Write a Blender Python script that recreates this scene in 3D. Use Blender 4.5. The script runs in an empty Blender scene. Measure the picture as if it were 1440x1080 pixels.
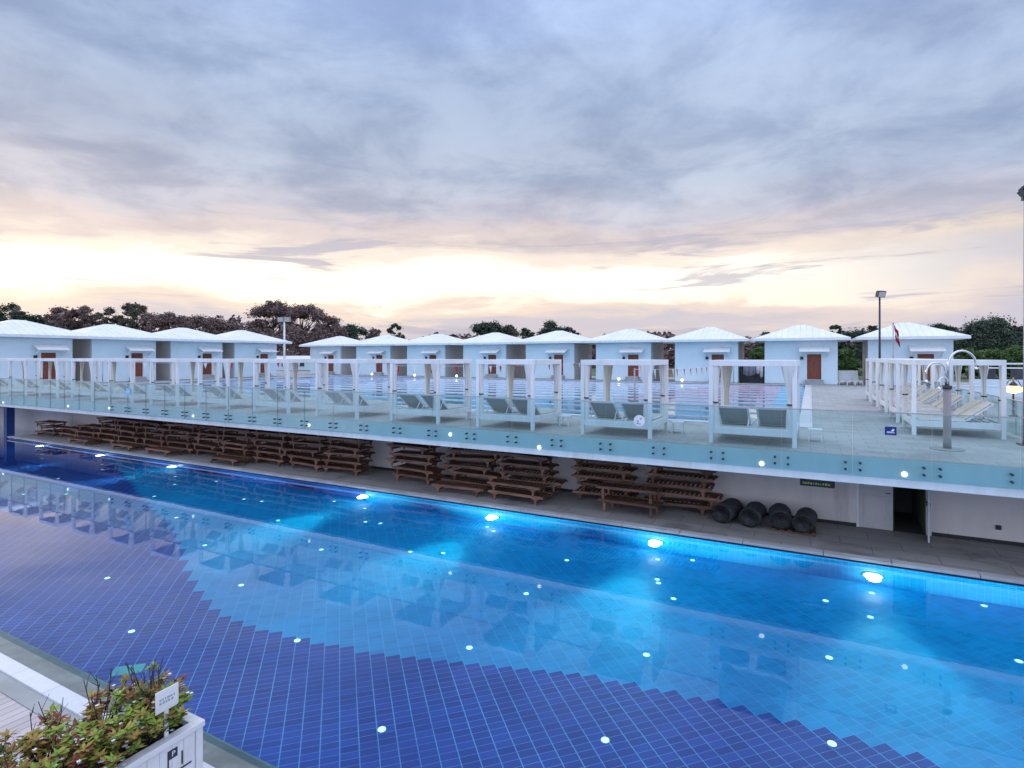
import bpy, math, random
from mathutils import Vector, Matrix
R = math.radians
random.seed(7)
SC = bpy.context.scene
COL = SC.collection

# ------------------------------------------------------------------ calibration
F, U0, V0 = 792.0, 720.0, 502.0
TH = math.atan(420/792); CT, ST = math.cos(TH), math.sin(TH)
ZC = 4.57                 # eye height above the lower pool
ZD = 2.37                 # upper terrace level
YE = 14.62                # terrace edge / far side of the lower pool
YN = 4.32                 # near side of the lower pool
FD = 1.23                 # pool depth
def atz(u, v, z):
    d = F*(ZC-z)/(v-V0); l = (u-U0)/F*d
    return (l*CT-d*ST, d*CT+l*ST)
def aty(u, v, Y):
    r = (u-U0)/F; d = Y/(CT+r*ST); l = r*d
    return (l*CT-d*ST, Y, ZC-(v-V0)/F*d)
def atd(u, v, d):
    l = (u-U0)/F*d
    return (l*CT-d*ST, d*CT+l*ST, ZC-(v-V0)/F*d)
def floor_pt(u, v, D=FD):
    x, y = atz(u, v, 0); a = math.hypot(x, y)
    r = math.asin(math.sin(math.atan(a/ZC))/1.33)
    k = (a+D*math.tan(r))/a
    return (x*k, y*k)
ORD = ['zeroth','first','second','third','fourth','fifth','sixth','seventh','eighth','ninth','tenth','eleventh','twelfth',
       'thirteenth','fourteenth','fifteenth','sixteenth','seventeenth','eighteenth','nineteenth','twentieth']
def ordw(n):
    if n <= 20: return ORD[n]
    t = {2:'twenty',3:'thirty',4:'forty',5:'fifty'}[n//10]
    return t+'-'+ORD[n % 10] if n % 10 else {3:'thirtieth',4:'fortieth',5:'fiftieth'}[n//10]

# ------------------------------------------------------------------ materials
def new_mat(name):
    m = bpy.data.materials.new(name); m.use_nodes = True
    nt = m.node_tree; nt.nodes.clear()
    return m, nt
def N(nt, t, **kw):
    n = nt.nodes.new(t)
    for k, v in kw.items():
        if k.startswith('i_'):
            key = k[2:]
            n.inputs[int(key) if key.isdigit() else key.replace('_', ' ')].default_value = v
        else: setattr(n, k, v)
    return n
def L(nt, a, b): nt.links.new(a, b)
def math_n(nt, op, a, b=None, c=None, clamp=False):
    n = nt.nodes.new('ShaderNodeMath'); n.operation = op; n.use_clamp = clamp
    for i, x in enumerate((a, b, c)):
        if x is None: continue
        if isinstance(x, (int, float)): n.inputs[i].default_value = x
        else: nt.links.new(x, n.inputs[i])
    return n.outputs[0]
def mixc(nt, fac, a, b, blend='MIX'):
    n = nt.nodes.new('ShaderNodeMix'); n.data_type = 'RGBA'; n.blend_type = blend
    for sock, x in ((n.inputs[0], fac), (n.inputs[6], a), (n.inputs[7], b)):
        if isinstance(x, (int, float)): sock.default_value = x
        elif isinstance(x, tuple): sock.default_value = x if len(x) == 4 else (*x, 1)
        else: nt.links.new(x, sock)
    return n.outputs[2]
def sstep(nt, x, lo, hi):
    n = nt.nodes.new('ShaderNodeMapRange'); n.interpolation_type = 'SMOOTHSTEP'
    n.inputs[1].default_value = lo; n.inputs[2].default_value = hi
    nt.links.new(x, n.inputs[0]); return n.outputs[0]
def noise(nt, vec, scale, detail=4, rough=.55, dist=0.0):
    n = nt.nodes.new('ShaderNodeTexNoise')
    n.inputs['Scale'].default_value = scale; n.inputs['Detail'].default_value = detail
    n.inputs['Roughness'].default_value = rough; n.inputs['Distortion'].default_value = dist
    if vec is not None: nt.links.new(vec, n.inputs['Vector'])
    return n.outputs[0]
def mapping(nt, vec, scale=(1,1,1), rot=(0,0,0), loc=(0,0,0)):
    n = nt.nodes.new('ShaderNodeMapping')
    n.inputs['Scale'].default_value = scale; n.inputs['Rotation'].default_value = rot; n.inputs['Location'].default_value = loc
    nt.links.new(vec, n.inputs['Vector']); return n.outputs[0]
def bsdf(nt, rough=.6, metal=0., spec=.5):
    b = N(nt, 'ShaderNodeBsdfPrincipled'); o = N(nt, 'ShaderNodeOutputMaterial')
    b.inputs['Roughness'].default_value = rough; b.inputs['Metallic'].default_value = metal
    b.inputs['Specular IOR Level'].default_value = spec
    L(nt, b.outputs[0], o.inputs[0]); return b
def surf(name, col, rough=.6, var=.12, scale=2.5, metal=0., spec=.4, bump=0., bscale=30, rnd=0., stain=None, stretch=(1,1,1), world=False):
    m, nt = new_mat(name); b = bsdf(nt, rough, metal, spec)
    if world: v = N(nt, 'ShaderNodeNewGeometry').outputs['Position']
    else:
        rv = N(nt, 'ShaderNodeObjectInfo').outputs['Random']
        va = N(nt, 'ShaderNodeVectorMath', operation='ADD'); L(nt, N(nt, 'ShaderNodeTexCoord').outputs['Object'], va.inputs[0])
        cx = N(nt, 'ShaderNodeCombineXYZ')
        for i_ in range(3): L(nt, math_n(nt, 'MULTIPLY', rv, (37., 53., 11.)[i_]), cx.inputs[i_])
        L(nt, cx.outputs[0], va.inputs[1]); v = va.outputs[0]
    v = mapping(nt, v, stretch)
    n1 = noise(nt, v, scale, 6, .6)
    c = mixc(nt, sstep(nt, n1, .3, .7), tuple(x*(1-var) for x in col), tuple(min(1, x*(1+var)) for x in col))
    if stain:
        n2 = noise(nt, v, scale*.35, 7, .65, .4)
        c = mixc(nt, math_n(nt, 'MULTIPLY', sstep(nt, n2, .52, .72), stain[1]), c, stain[0])
    if rnd:
        r = N(nt, 'ShaderNodeObjectInfo').outputs['Random']
        k = math_n(nt, 'MULTIPLY_ADD', r, 2*rnd, 1-rnd)
        hs = N(nt, 'ShaderNodeHueSaturation'); L(nt, k, hs.inputs['Value']); L(nt, c, hs.inputs['Color']); c = hs.outputs[0]
    L(nt, c, b.inputs['Base Color'])
    if bump:
        bn = N(nt, 'ShaderNodeBump'); bn.inputs['Strength'].default_value = bump; bn.inputs['Distance'].default_value = .01
        L(nt, noise(nt, v, bscale, 5, .6), bn.inputs['Height']); L(nt, bn.outputs[0], b.inputs['Normal'])
    return m
def glow(name, col, strength):
    m, nt = new_mat(name); e = N(nt, 'ShaderNodeEmission'); o = N(nt, 'ShaderNodeOutputMaterial')
    e.inputs[0].default_value = (*col, 1); e.inputs[1].default_value = strength
    L(nt, e.outputs[0], o.inputs[0]); return m
def slabs(name, col, sx, sy, grout, gw=.012, rough=.6, var=.12, stain=((.12,.11,.10), .5), rot=0.):
    """paving: rectangular slabs with per-slab tone, joints and stains, in world metres"""
    m, nt = new_mat(name); b = bsdf(nt, rough, 0, .35)
    pos = N(nt, 'ShaderNodeNewGeometry').outputs['Position']
    v = mapping(nt, pos, rot=(0,0,rot))
    br = N(nt, 'ShaderNodeTexBrick'); L(nt, v, br.inputs['Vector'])
    br.inputs['Scale'].default_value = 1; br.inputs['Brick Width'].default_value = sx; br.inputs['Row Height'].default_value = sy
    br.inputs['Mortar Size'].default_value = gw; br.inputs['Mortar Smooth'].default_value = .3; br.inputs['Bias'].default_value = 0
    br.inputs['Color1'].default_value = (*[x*(1-var) for x in col], 1); br.inputs['Color2'].default_value = (*[x*(1+var) for x in col], 1)
    br.inputs['Mortar'].default_value = (*grout, 1)
    n1 = noise(nt, pos, .55, 8, .65, .5); n2 = noise(nt, pos, 14, 5, .7)
    c = mixc(nt, math_n(nt, 'MULTIPLY', sstep(nt, n1, .48, .72), stain[1]), br.outputs[0], stain[0])
    c = mixc(nt, .35, c, mixc(nt, n2, (.55,.55,.55), (1.3,1.3,1.3)), 'MULTIPLY')
    L(nt, c, b.inputs['Base Color'])
    bn = N(nt, 'ShaderNodeBump'); bn.inputs['Strength'].default_value = .25; bn.inputs['Distance'].default_value = .01
    L(nt, n2, bn.inputs['Height']); L(nt, bn.outputs[0], b.inputs['Normal'])
    return m

MT = {}
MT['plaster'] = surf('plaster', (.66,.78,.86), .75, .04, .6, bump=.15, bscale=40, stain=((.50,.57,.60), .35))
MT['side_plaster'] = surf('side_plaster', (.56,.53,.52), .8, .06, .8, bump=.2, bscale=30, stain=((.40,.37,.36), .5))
MT['roof'] = surf('roof_paint', (.82,.83,.86), .5, .05, .8, stain=((.6,.61,.63), .3))
MT['white'] = surf('white_paint', (.80,.81,.83), .45, .05, 2, stain=((.62,.62,.60), .4))
MT['planter_paint'] = surf('planter_paint', (.74,.75,.77), .5, .05, 3, stain=((.50,.49,.46), .45))
MT['white_wood'] = surf('white_wood', (.80,.81,.83), .5, .06, 3, stretch=(1,1,.15), stain=((.6,.6,.58), .5), rnd=.05)
MT['door_paint'] = surf('door_paint', (.60,.56,.56), .5, .06, 2, stain=((.45,.41,.40), .5))
MT['post_grey'] = surf('post_grey', (.30,.265,.27), .55, .1, 3)
MT['step'] = surf('step_stone', (.34,.36,.38), .7, .12, 2)
MT['door_wood'] = surf('door_wood', (.20,.055,.03), .5, .3, 3, stretch=(4,4,.4), rnd=.12)
MT['black'] = surf('black_plastic', (.02,.02,.022), .5, .2, 3)
MT['dark_metal'] = surf('dark_metal', (.06,.06,.07), .45, .2, 3, metal=.5)
MT['grey_metal'] = surf('grey_metal', (.36,.36,.39), .4, .12, 3, metal=.6)
MT['chrome'] = surf('chrome', (.72,.72,.74), .18, .05, 3, metal=1.)
MT['textile'] = surf('mesh_textile', (.36,.38,.365), .8, .10, 12, stretch=(1,1,4), rnd=.08)
MT['mattress'] = surf('mattress', (.70,.68,.60), .85, .06, 4, bump=.2, bscale=60)
MT['curtain'] = surf('curtain_cloth', (.76,.75,.74), .9, .08, 5, stretch=(1,1,.2))
MT['cream_curtain'] = surf('cream_curtain', (.62,.57,.48), .9, .08, 5, stretch=(1,1,.2))
MT['teak'] = surf('teak', (.19,.092,.060), .7, .4, 4, stretch=(.4,3,3), rnd=.38)
MT['teak_dark'] = surf('teak_dark', (.135,.062,.042), .65, .35, 4, stretch=(.4,3,3), rnd=.2)
MT['felt'] = surf('black_felt', (.052,.053,.058), .9, .35, 9, bump=.6, bscale=50)
MT['deck'] = slabs('terrace_slabs', (.40,.42,.41), .62, .41, (.27,.28,.28), .010, .62, .10, ((.23,.23,.225), .6))
MT['walk'] = slabs('walkway_slabs', (.33,.30,.28), 1.25, .6, (.20,.18,.17), .014, .7, .10, ((.13,.115,.11), .9))
MT['coping'] = surf('coping_stone', (.42,.41,.42), .55, .18, 1.3, world=True, bump=.2, stain=((.3,.29,.28), .6))
MT['marble'] = slabs('marble_strip', (.66,.68,.70), .9, 3., (.42,.43,.43), .008, .4, .06, ((.5,.51,.5), .5))
MT['grey_strip'] = surf('grey_strip', (.33,.34,.34), .7, .12, 2, world=True, bump=.2, stain=((.22,.22,.22), .4))
MT['gutter'] = surf('gutter_stone', (.20,.23,.225), .5, .22, 2.2, world=True, bump=.25, stain=((.10,.12,.11), .6))
MT['lower_wall'] = surf('lower_wall', (.78,.69,.66), .85, .05, .9, bump=.2, bscale=25, stretch=(1.3,1,.35), stain=((.40,.37,.36), .7))
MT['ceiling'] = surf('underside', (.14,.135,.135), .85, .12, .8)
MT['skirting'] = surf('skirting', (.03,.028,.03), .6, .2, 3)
MT['fascia'] = surf('fascia_paint', (.80,.80,.79), .55, .05, 1.1, stretch=(2.2,1,.22), stain=((.60,.54,.45), .55))
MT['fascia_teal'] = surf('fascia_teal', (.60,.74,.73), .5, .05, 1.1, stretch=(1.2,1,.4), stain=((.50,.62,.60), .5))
MT['blue_paint'] = surf('blue_paint', (.03,.08,.27), .5, .15, 2)
MT['navy'] = surf('navy_sign', (.012,.02,.20), .4, .1, 2)
MT['ink'] = surf('ink', (.03,.035,.06), .6, .1, 3)
MT['grey_ink'] = surf('grey_ink', (.33,.36,.45), .6, .1, 3)
MT['red'] = surf('red_cloth', (.55,.03,.04), .8, .1, 4)
MT['white_cloth'] = surf('white_cloth', (.8,.8,.8), .85, .05, 4)
MT['bark'] = surf('bark', (.085,.065,.055), .9, .3, 3, bump=.5)
MT['ground'] = surf('ground', (.10,.12,.06), .95, .4, .08, world=True, bump=.4, bscale=3, stain=((.2,.17,.12), .5))
MT['soil'] = surf('soil', (.03,.022,.018), .95, .3, 12)
MT['twig'] = surf('twig', (.045,.028,.024), .85, .3, 12)
MT['rope_dark'] = surf('rope_dark', (.40,.42,.58), .5, .2, 3)
MT['rope_white'] = surf('rope_white', (.62,.64,.76), .5, .08, 3)
MT['rope_pink'] = surf('rope_pink', (.60,.42,.50), .5, .1, 3)
MT['rope_blue'] = surf('rope_blue', (.28,.58,.80), .5, .1, 3)
MT['yellow'] = surf('yellow_mark', (.55,.48,.12), .6, .1, 3)
MT['towel'] = surf('grey_towel', (.22,.22,.26), .95, .15, 5)
MT['teal_plate'] = surf('teal_plate', (.16,.62,.60), .5, .05, 3)
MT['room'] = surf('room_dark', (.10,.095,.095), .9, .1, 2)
MT['lamp_pool'] = glow('pool_lamp_glow', (1,.97,.84), 14)
MT['lamp_dot'] = glow('floor_light_glow', (.55,.98,1.), 1.9)
MT['lamp_spot'] = glow('spot_glow', (1,.97,.85), 3.2)
MT['lamp_warm'] = glow('warm_glow', (1,.66,.30), 2.6)

def leaf_mat(name, col, var=.5):
    m, nt = new_mat(name); b = bsdf(nt, .6, 0, .3)
    r = N(nt, 'ShaderNodeObjectInfo').outputs['Random']
    pos = N(nt, 'ShaderNodeTexCoord').outputs['Object']
    n1 = noise(nt, pos, 1.1, 3, .6); n2 = noise(nt, pos, 9., 2, .6)
    k = math_n(nt, 'ADD', math_n(nt, 'MULTIPLY', n1, .65), math_n(nt, 'MULTIPLY', n2, .35))
    c = mixc(nt, sstep(nt, k, .34, .66), tuple(x*(1-var) for x in col), tuple(x*(1+var) for x in col))
    hs = N(nt, 'ShaderNodeHueSaturation'); L(nt, math_n(nt, 'MULTIPLY_ADD', r, .3, .85), hs.inputs['Value']); L(nt, c, hs.inputs['Color'])
    L(nt, hs.outputs[0], b.inputs['Base Color'])
    return m
MT['leaf_brown'] = leaf_mat('leaf_brown', (.20,.135,.125))
MT['leaf_olive'] = leaf_mat('leaf_olive', (.125,.11,.085))
MT['leaf_dark'] = leaf_mat('leaf_dark', (.050,.074,.050))
MT['leaf_green'] = leaf_mat('leaf_green', (.075,.135,.038))
MT['leaf_planter'] = leaf_mat('leaf_planter', (.19,.27,.035), .5)
MT['leaf_red'] = leaf_mat('leaf_red', (.21,.06,.035), .45)
MT['leaf_amber'] = leaf_mat('leaf_amber', (.30,.20,.05), .5)

def water_mat(name, tint, ripple, refl=1.6):
    m, nt = new_mat(name); o = N(nt, 'ShaderNodeOutputMaterial')
    pos = N(nt, 'ShaderNodeNewGeometry').outputs['Position']
    bn = N(nt, 'ShaderNodeBump'); bn.inputs['Strength'].default_value = 1; bn.inputs['Distance'].default_value = ripple
    h = math_n(nt, 'ADD', noise(nt, pos, 2.2, 3, .5, .3), math_n(nt, 'MULTIPLY', noise(nt, pos, 9, 2, .5), .10))
    L(nt, h, bn.inputs['Height'])
    fr = N(nt, 'ShaderNodeFresnel'); fr.inputs['IOR'].default_value = 1.33; L(nt, bn.outputs[0], fr.inputs['Normal'])
    k = math_n(nt, 'MULTIPLY', fr.outputs[0], refl, clamp=True)
    gl = N(nt, 'ShaderNodeBsdfGlossy'); gl.inputs['Roughness'].default_value = 0; gl.inputs['Color'].default_value = (1,1,1,1)
    rf = N(nt, 'ShaderNodeBsdfRefraction'); rf.inputs['IOR'].default_value = 1.33; rf.inputs['Roughness'].default_value = 0
    rf.inputs['Color'].default_value = (*tint, 1)
    for s in (gl, rf): L(nt, bn.outputs[0], s.inputs['Normal'])
    mx = N(nt, 'ShaderNodeMixShader'); L(nt, k, mx.inputs[0]); L(nt, rf.outputs[0], mx.inputs[1]); L(nt, gl.outputs[0], mx.inputs[2])
    L(nt, mx.outputs[0], o.inputs[0]); return m
MT['water'] = water_mat('pool_water', (.78,.96,1.), .0007)
MT['upper_water'] = water_mat('upper_pool_water', (.85,.98,1.), .002, .95)

def glass_mat(name, tint, refl=1.0):
    m, nt = new_mat(name); o = N(nt, 'ShaderNodeOutputMaterial')
    fr = N(nt, 'ShaderNodeFresnel'); fr.inputs['IOR'].default_value = 1.45
    gl = N(nt, 'ShaderNodeBsdfGlossy'); gl.inputs['Roughness'].default_value = .02; gl.inputs['Color'].default_value = (.95,1,1,1)
    tr = N(nt, 'ShaderNodeBsdfTransparent'); tr.inputs[0].default_value = (*tint, 1)
    mx = N(nt, 'ShaderNodeMixShader'); L(nt, math_n(nt, 'MULTIPLY', fr.outputs[0], refl), mx.inputs[0])
    L(nt, tr.outputs[0], mx.inputs[1]); L(nt, gl.outputs[0], mx.inputs[2]); L(nt, mx.outputs[0], o.inputs[0])
    return m
MT['glass'] = glass_mat('balustrade_glass', (.84,.93,.945), .45)
MT['glass_edge'] = surf('glass_edge', (.30,.38,.39), .3, .1, 3)

# pool floor: tiles laid on the diagonal, navy inlay with a curved border
def pool_tiles():
    m, nt = new_mat('pool_floor_tiles'); b = bsdf(nt, .35, 0, .3)
    pos = N(nt, 'ShaderNodeNewGeometry').outputs['Position']
    sp = N(nt, 'ShaderNodeSeparateXYZ'); L(nt, pos, sp.inputs[0]); x, y = sp.outputs[0], sp.outputs[1]
    W, H, q = .25, .125, math.sqrt(.5)
    a = math_n(nt, 'MULTIPLY', math_n(nt, 'ADD', x, y), q/W)
    c = math_n(nt, 'MULTIPLY', math_n(nt, 'SUBTRACT', y, x), q/H)
    fa, fc = math_n(nt, 'FLOOR', a), math_n(nt, 'FLOOR', c)
    ra, rc = math_n(nt, 'SUBTRACT', a, fa), math_n(nt, 'SUBTRACT', c, fc)
    g1 = math_n(nt, 'LESS_THAN', ra, .056); g2 = math_n(nt, 'LESS_THAN', rc, .066)
    # tile centre back in world coordinates
    ca = math_n(nt, 'MULTIPLY', math_n(nt, 'ADD', fa, .5), W*q); cc = math_n(nt, 'MULTIPLY', math_n(nt, 'ADD', fc, .5), H*q)
    X = math_n(nt, 'SUBTRACT', ca, cc); Y = math_n(nt, 'ADD', ca, cc)
    fcv = N(nt, 'ShaderNodeFloatCurve'); cv = fcv.mapping.curves[0]
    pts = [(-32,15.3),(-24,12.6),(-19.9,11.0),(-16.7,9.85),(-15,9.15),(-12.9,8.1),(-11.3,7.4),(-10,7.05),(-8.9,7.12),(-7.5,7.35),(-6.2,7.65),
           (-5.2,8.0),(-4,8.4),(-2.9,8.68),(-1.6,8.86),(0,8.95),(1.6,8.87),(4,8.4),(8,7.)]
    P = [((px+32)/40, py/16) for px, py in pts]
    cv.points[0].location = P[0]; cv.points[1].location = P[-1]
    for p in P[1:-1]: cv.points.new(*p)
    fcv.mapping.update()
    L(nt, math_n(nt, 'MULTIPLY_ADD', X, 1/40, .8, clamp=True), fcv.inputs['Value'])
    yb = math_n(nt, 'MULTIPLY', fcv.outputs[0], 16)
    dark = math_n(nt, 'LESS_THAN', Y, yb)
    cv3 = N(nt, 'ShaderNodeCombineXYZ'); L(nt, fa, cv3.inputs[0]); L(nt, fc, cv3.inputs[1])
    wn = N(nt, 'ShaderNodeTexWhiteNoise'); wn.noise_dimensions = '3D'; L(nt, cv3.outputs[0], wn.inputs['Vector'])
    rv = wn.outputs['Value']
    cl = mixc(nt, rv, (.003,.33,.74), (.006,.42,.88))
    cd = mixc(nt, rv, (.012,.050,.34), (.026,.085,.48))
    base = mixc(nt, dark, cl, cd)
    base = mixc(nt, 1., base, mixc(nt, sstep(nt, noise(nt, pos, .5, 5, .6), .3, .7), (.80,.82,.86), (1.12,1.10,1.06)), 'MULTIPLY')
    gcol = mixc(nt, dark, (.08,.52,.92), (.24,.52,.92))
    gm = math_n(nt, 'MAXIMUM', g1, math_n(nt, 'MULTIPLY', g2, .75))
    gm = math_n(nt, 'MULTIPLY', gm, math_n(nt, 'MULTIPLY_ADD', noise(nt, pos, 1.2, 4, .6), 1.3, .12, clamp=True))
    L(nt, mixc(nt, gm, base, gcol), b.inputs['Base Color'])
    return m
MT['pool_floor'] = pool_tiles()
def wall_tiles(name, c1, c2, gr):
    m, nt = new_mat(name); b = bsdf(nt, .35, 0, .3)
    pos = N(nt, 'ShaderNodeNewGeometry').outputs['Position']
    v = mapping(nt, pos, rot=(R(90),0,0))
    br = N(nt, 'ShaderNodeTexBrick'); L(nt, v, br.inputs['Vector']); br.offset = 0
    br.inputs['Scale'].default_value = 1; br.inputs['Brick Width'].default_value = .125; br.inputs['Row Height'].default_value = .25
    br.inputs['Mortar Size'].default_value = .006; br.inputs['Bias'].default_value = 0
    br.inputs['Color1'].default_value = (*c1,1); br.inputs['Color2'].default_value = (*c2,1); br.inputs['Mortar'].default_value = (*gr,1)
    L(nt, br.outputs[0], b.inputs['Base Color']); return m
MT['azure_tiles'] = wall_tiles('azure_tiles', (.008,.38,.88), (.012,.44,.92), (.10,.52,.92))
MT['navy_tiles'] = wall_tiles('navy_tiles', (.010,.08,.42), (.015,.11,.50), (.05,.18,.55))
def upper_floor():
    m, nt = new_mat('upper_pool_floor'); b = bsdf(nt, .4)
    pos = N(nt, 'ShaderNodeNewGeometry').outputs['Position']
    sp = N(nt, 'ShaderNodeSeparateXYZ'); L(nt, pos, sp.inputs[0])
    k = math_n(nt, 'FRACT', math_n(nt, 'MULTIPLY_ADD', sp.outputs[1], 1/2.6, .3))
    ln = math_n(nt, 'LESS_THAN', k, .10)
    L(nt, mixc(nt, ln, mixc(nt, noise(nt, pos, 3, 4), (.16,.66,.88), (.20,.76,.93)), (.03,.14,.36)), b.inputs['Base Color']); return m
MT['upper_floor'] = upper_floor()
def planks():
    m, nt = new_mat('deck_planks'); b = bsdf(nt, .65)
    pos = N(nt, 'ShaderNodeNewGeometry').outputs['Position']
    v = mapping(nt, pos, rot=(0,0,R(90)))
    br = N(nt, 'ShaderNodeTexBrick'); L(nt, v, br.inputs['Vector'])
    br.inputs['Scale'].default_value = 1; br.inputs['Brick Width'].default_value = 2.4; br.inputs['Row Height'].default_value = .14
    br.inputs['Mortar Size'].default_value = .005; br.inputs['Bias'].default_value = 0
    br.inputs['Color1'].default_value = (.46,.41,.41,1); br.inputs['Color2'].default_value = (.60,.55,.55,1); br.inputs['Mortar'].default_value = (.14,.12,.12,1)
    gr = noise(nt, mapping(nt, pos, (30, 1.2, 1)), 1, 6, .6)
    L(nt, mixc(nt, .55, br.outputs[0], mixc(nt, gr, (.55,.55,.55), (1.35,1.35,1.35)), 'MULTIPLY'), b.inputs['Base Color']); return m
MT['planks'] = planks()

# ------------------------------------------------------------------ mesh builder
class MB:
    def __init__(s): s.v, s.f, s.sm = [], [], []
    def add(s, vs, fs, smooth=False, M=None):
        n = len(s.v)
        s.v += [tuple(M @ Vector(p)) for p in vs] if M is not None else [tuple(p) for p in vs]
        for f in fs: s.f.append(tuple(i+n for i in f)); s.sm.append(smooth)
        return s
    def box(s, x0, y0, z0, x1, y1, z1, M=None):
        if x0 > x1: x0, x1 = x1, x0
        if y0 > y1: y0, y1 = y1, y0
        if z0 > z1: z0, z1 = z1, z0
        vs = [(x0,y0,z0),(x1,y0,z0),(x1,y1,z0),(x0,y1,z0),(x0,y0,z1),(x1,y0,z1),(x1,y1,z1),(x0,y1,z1)]
        return s.add(vs, [(0,3,2,1),(4,5,6,7),(0,1,5,4),(1,2,6,5),(2,3,7,6),(3,0,4,7)], False, M)
    def prism(s, poly, a0, a1, axis='y', M=None):
        """poly in the plane across 'axis'"""
        def p3(p, a):
            return {'y': (p[0], a, p[1]), 'x': (a, p[0], p[1]), 'z': (p[0], p[1], a)}[axis]
        n = len(poly)
        vs = [p3(p, a0) for p in poly]+[p3(p, a1) for p in poly]
        fs = [tuple(range(n)), tuple(range(2*n-1, n-1, -1))]+[(i, i+n, (i+1) % n+n, (i+1) % n) for i in range(n)]
        return s.add(vs, fs, False, M)
    def tube(s, pts, r, n=8, cap=True, M=None):
        pts = [Vector(p) for p in pts]; rs = r if isinstance(r, (list, tuple)) else [r]*len(pts)
        vs, fs = [], []; ref = None
        for i, p in enumerate(pts):
            t = (pts[min(i+1, len(pts)-1)]-pts[max(i-1, 0)]).normalized()
            if ref is None: ref = Vector((1,0,0)) if abs(t.x) < .9 else Vector((0,1,0))
            a = (ref-t*ref.dot(t)).normalized(); b = t.cross(a); ref = a
            for k in range(n):
                w = 2*math.pi*k/n; vs.append(p+(a*math.cos(w)+b*math.sin(w))*rs[i])
        for i in range(len(pts)-1):
            for k in range(n):
                k2 = (k+1) % n; fs.append((i*n+k, i*n+k2, (i+1)*n+k2, (i+1)*n+k))
        if cap: fs += [tuple(range(n-1, -1, -1)), tuple(range((len(pts)-1)*n, len(pts)*n))]
        return s.add(vs, fs, True, M)
    def lathe(s, prof, n=20, M=None, smooth=True):
        vs = [(r*math.cos(2*math.pi*k/n), r*math.sin(2*math.pi*k/n), z) for r, z in prof for k in range(n)]
        m = len(prof); fs = [(i*n+k, i*n+(k+1) % n, (i+1)*n+(k+1) % n, (i+1)*n+k) for i in range(m-1) for k in range(n)]
        fs += [tuple(range(n-1, -1, -1)), tuple(range((m-1)*n, m*n))]
        return s.add(vs, fs, smooth, M)
    def build(s, name, mat, parent=None, loc=(0,0,0), rot=(0,0,0), bevel=0.):
        me = bpy.data.meshes.new(name); me.from_pydata(s.v, [], s.f); me.update()
        me.polygons.foreach_set('use_smooth', s.sm)
        me.materials.append(MT[mat] if isinstance(mat, str) else mat)
        o = bpy.data.objects.new(name, me); COL.objects.link(o)
        o.location = loc; o.rotation_euler = rot
        if parent: o.parent = parent
        if bevel:
            b = o.modifiers.new('bevel', 'BEVEL'); b.width = bevel; b.segments = 2; b.limit_method = 'ANGLE'
        return o
def tag(o, label=None, cat=None, group=None, kind=None):
    for k, v in (('label', label), ('category', cat), ('group', group), ('kind', kind)):
        if v: o[k] = v
    return o
def thing(name, label, cat, loc=(0,0,0), rz=0., group=None):
    o = bpy.data.objects.new(name, None); COL.objects.link(o); o.empty_display_size = .2
    o.location = loc; o.rotation_euler = (0,0,rz)
    return tag(o, label, cat, group)
def copy_tree(o, parent=None):
    c = o.copy(); COL.objects.link(c)
    if parent: c.parent = parent
    for ch in list(o.children): copy_tree(ch, c)
    return c
def dup(o, label, loc, rz=None):
    c = copy_tree(o); c['label'] = label; c.location = loc
    if rz is not None: c.rotation_euler = (0,0,rz)
    return c
def struct(name, mb, mat, **k): return tag(mb.build(name, mat, **k), kind='structure')
def text(body, size, mat, parent, loc, rot, name='lettering', ext=.002):
    cu = bpy.data.curves.new(name, 'FONT'); cu.body = body; cu.size = size; cu.align_x = 'CENTER'; cu.align_y = 'CENTER'; cu.extrude = ext
    cu.materials.append(MT[mat]); o = bpy.data.objects.new(name, cu); COL.objects.link(o)
    me = bpy.data.meshes.new_from_object(o.evaluated_get(bpy.context.evaluated_depsgraph_get())); bpy.data.objects.remove(o)
    o = bpy.data.objects.new(name, me); COL.objects.link(o)
    o.location = loc; o.rotation_euler = rot; o.parent = parent; return o

# ------------------------------------------------------------------ ground, pools, terrace
XL, XR = -78., 13.                                # reach of the lower pool
PX0, PX1, PY0, PY1 = -49., -.3, 20.0, 48.8        # upper pool basin
g = MB()
for (x0, y0, x1, y1) in ((-1500,62,1500,2500), (-1500,-300,-86,62), (40,-300,1500,62)):
    g.add([(x0,y0,2.2),(x1,y0,2.2),(x1,y1,2.2),(x0,y1,2.2)], [(0,1,2,3)])
g.add([(-86,-300,-.9),(40,-300,-.9),(40,-2,-.9),(-86,-2,-.9)], [(0,1,2,3)])
struct('ground', g, 'ground')
t = MB()
for (x0, y0, x1, y1) in ((-86,YE,40,PY0), (-86,PY1,40,62), (-86,PY0,PX0,PY1), (PX1,PY0,40,PY1)):
    t.box(x0, y0, ZD-.22, x1, y1, ZD)
struct('terrace', t, 'deck')
# solid earth behind the lower wall
e = MB(); e.box(-86, 17.45, -1.6, 1.9, PY0-.25, ZD-.224); e.box(2.55, 17.45, -1.6, 40, PY0-.25, ZD-.224)
struct('terrain', e, 'ground')
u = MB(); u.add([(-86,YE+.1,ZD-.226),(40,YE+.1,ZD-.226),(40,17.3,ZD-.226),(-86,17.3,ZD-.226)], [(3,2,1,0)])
struct('ceiling', u, 'ceiling')
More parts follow.
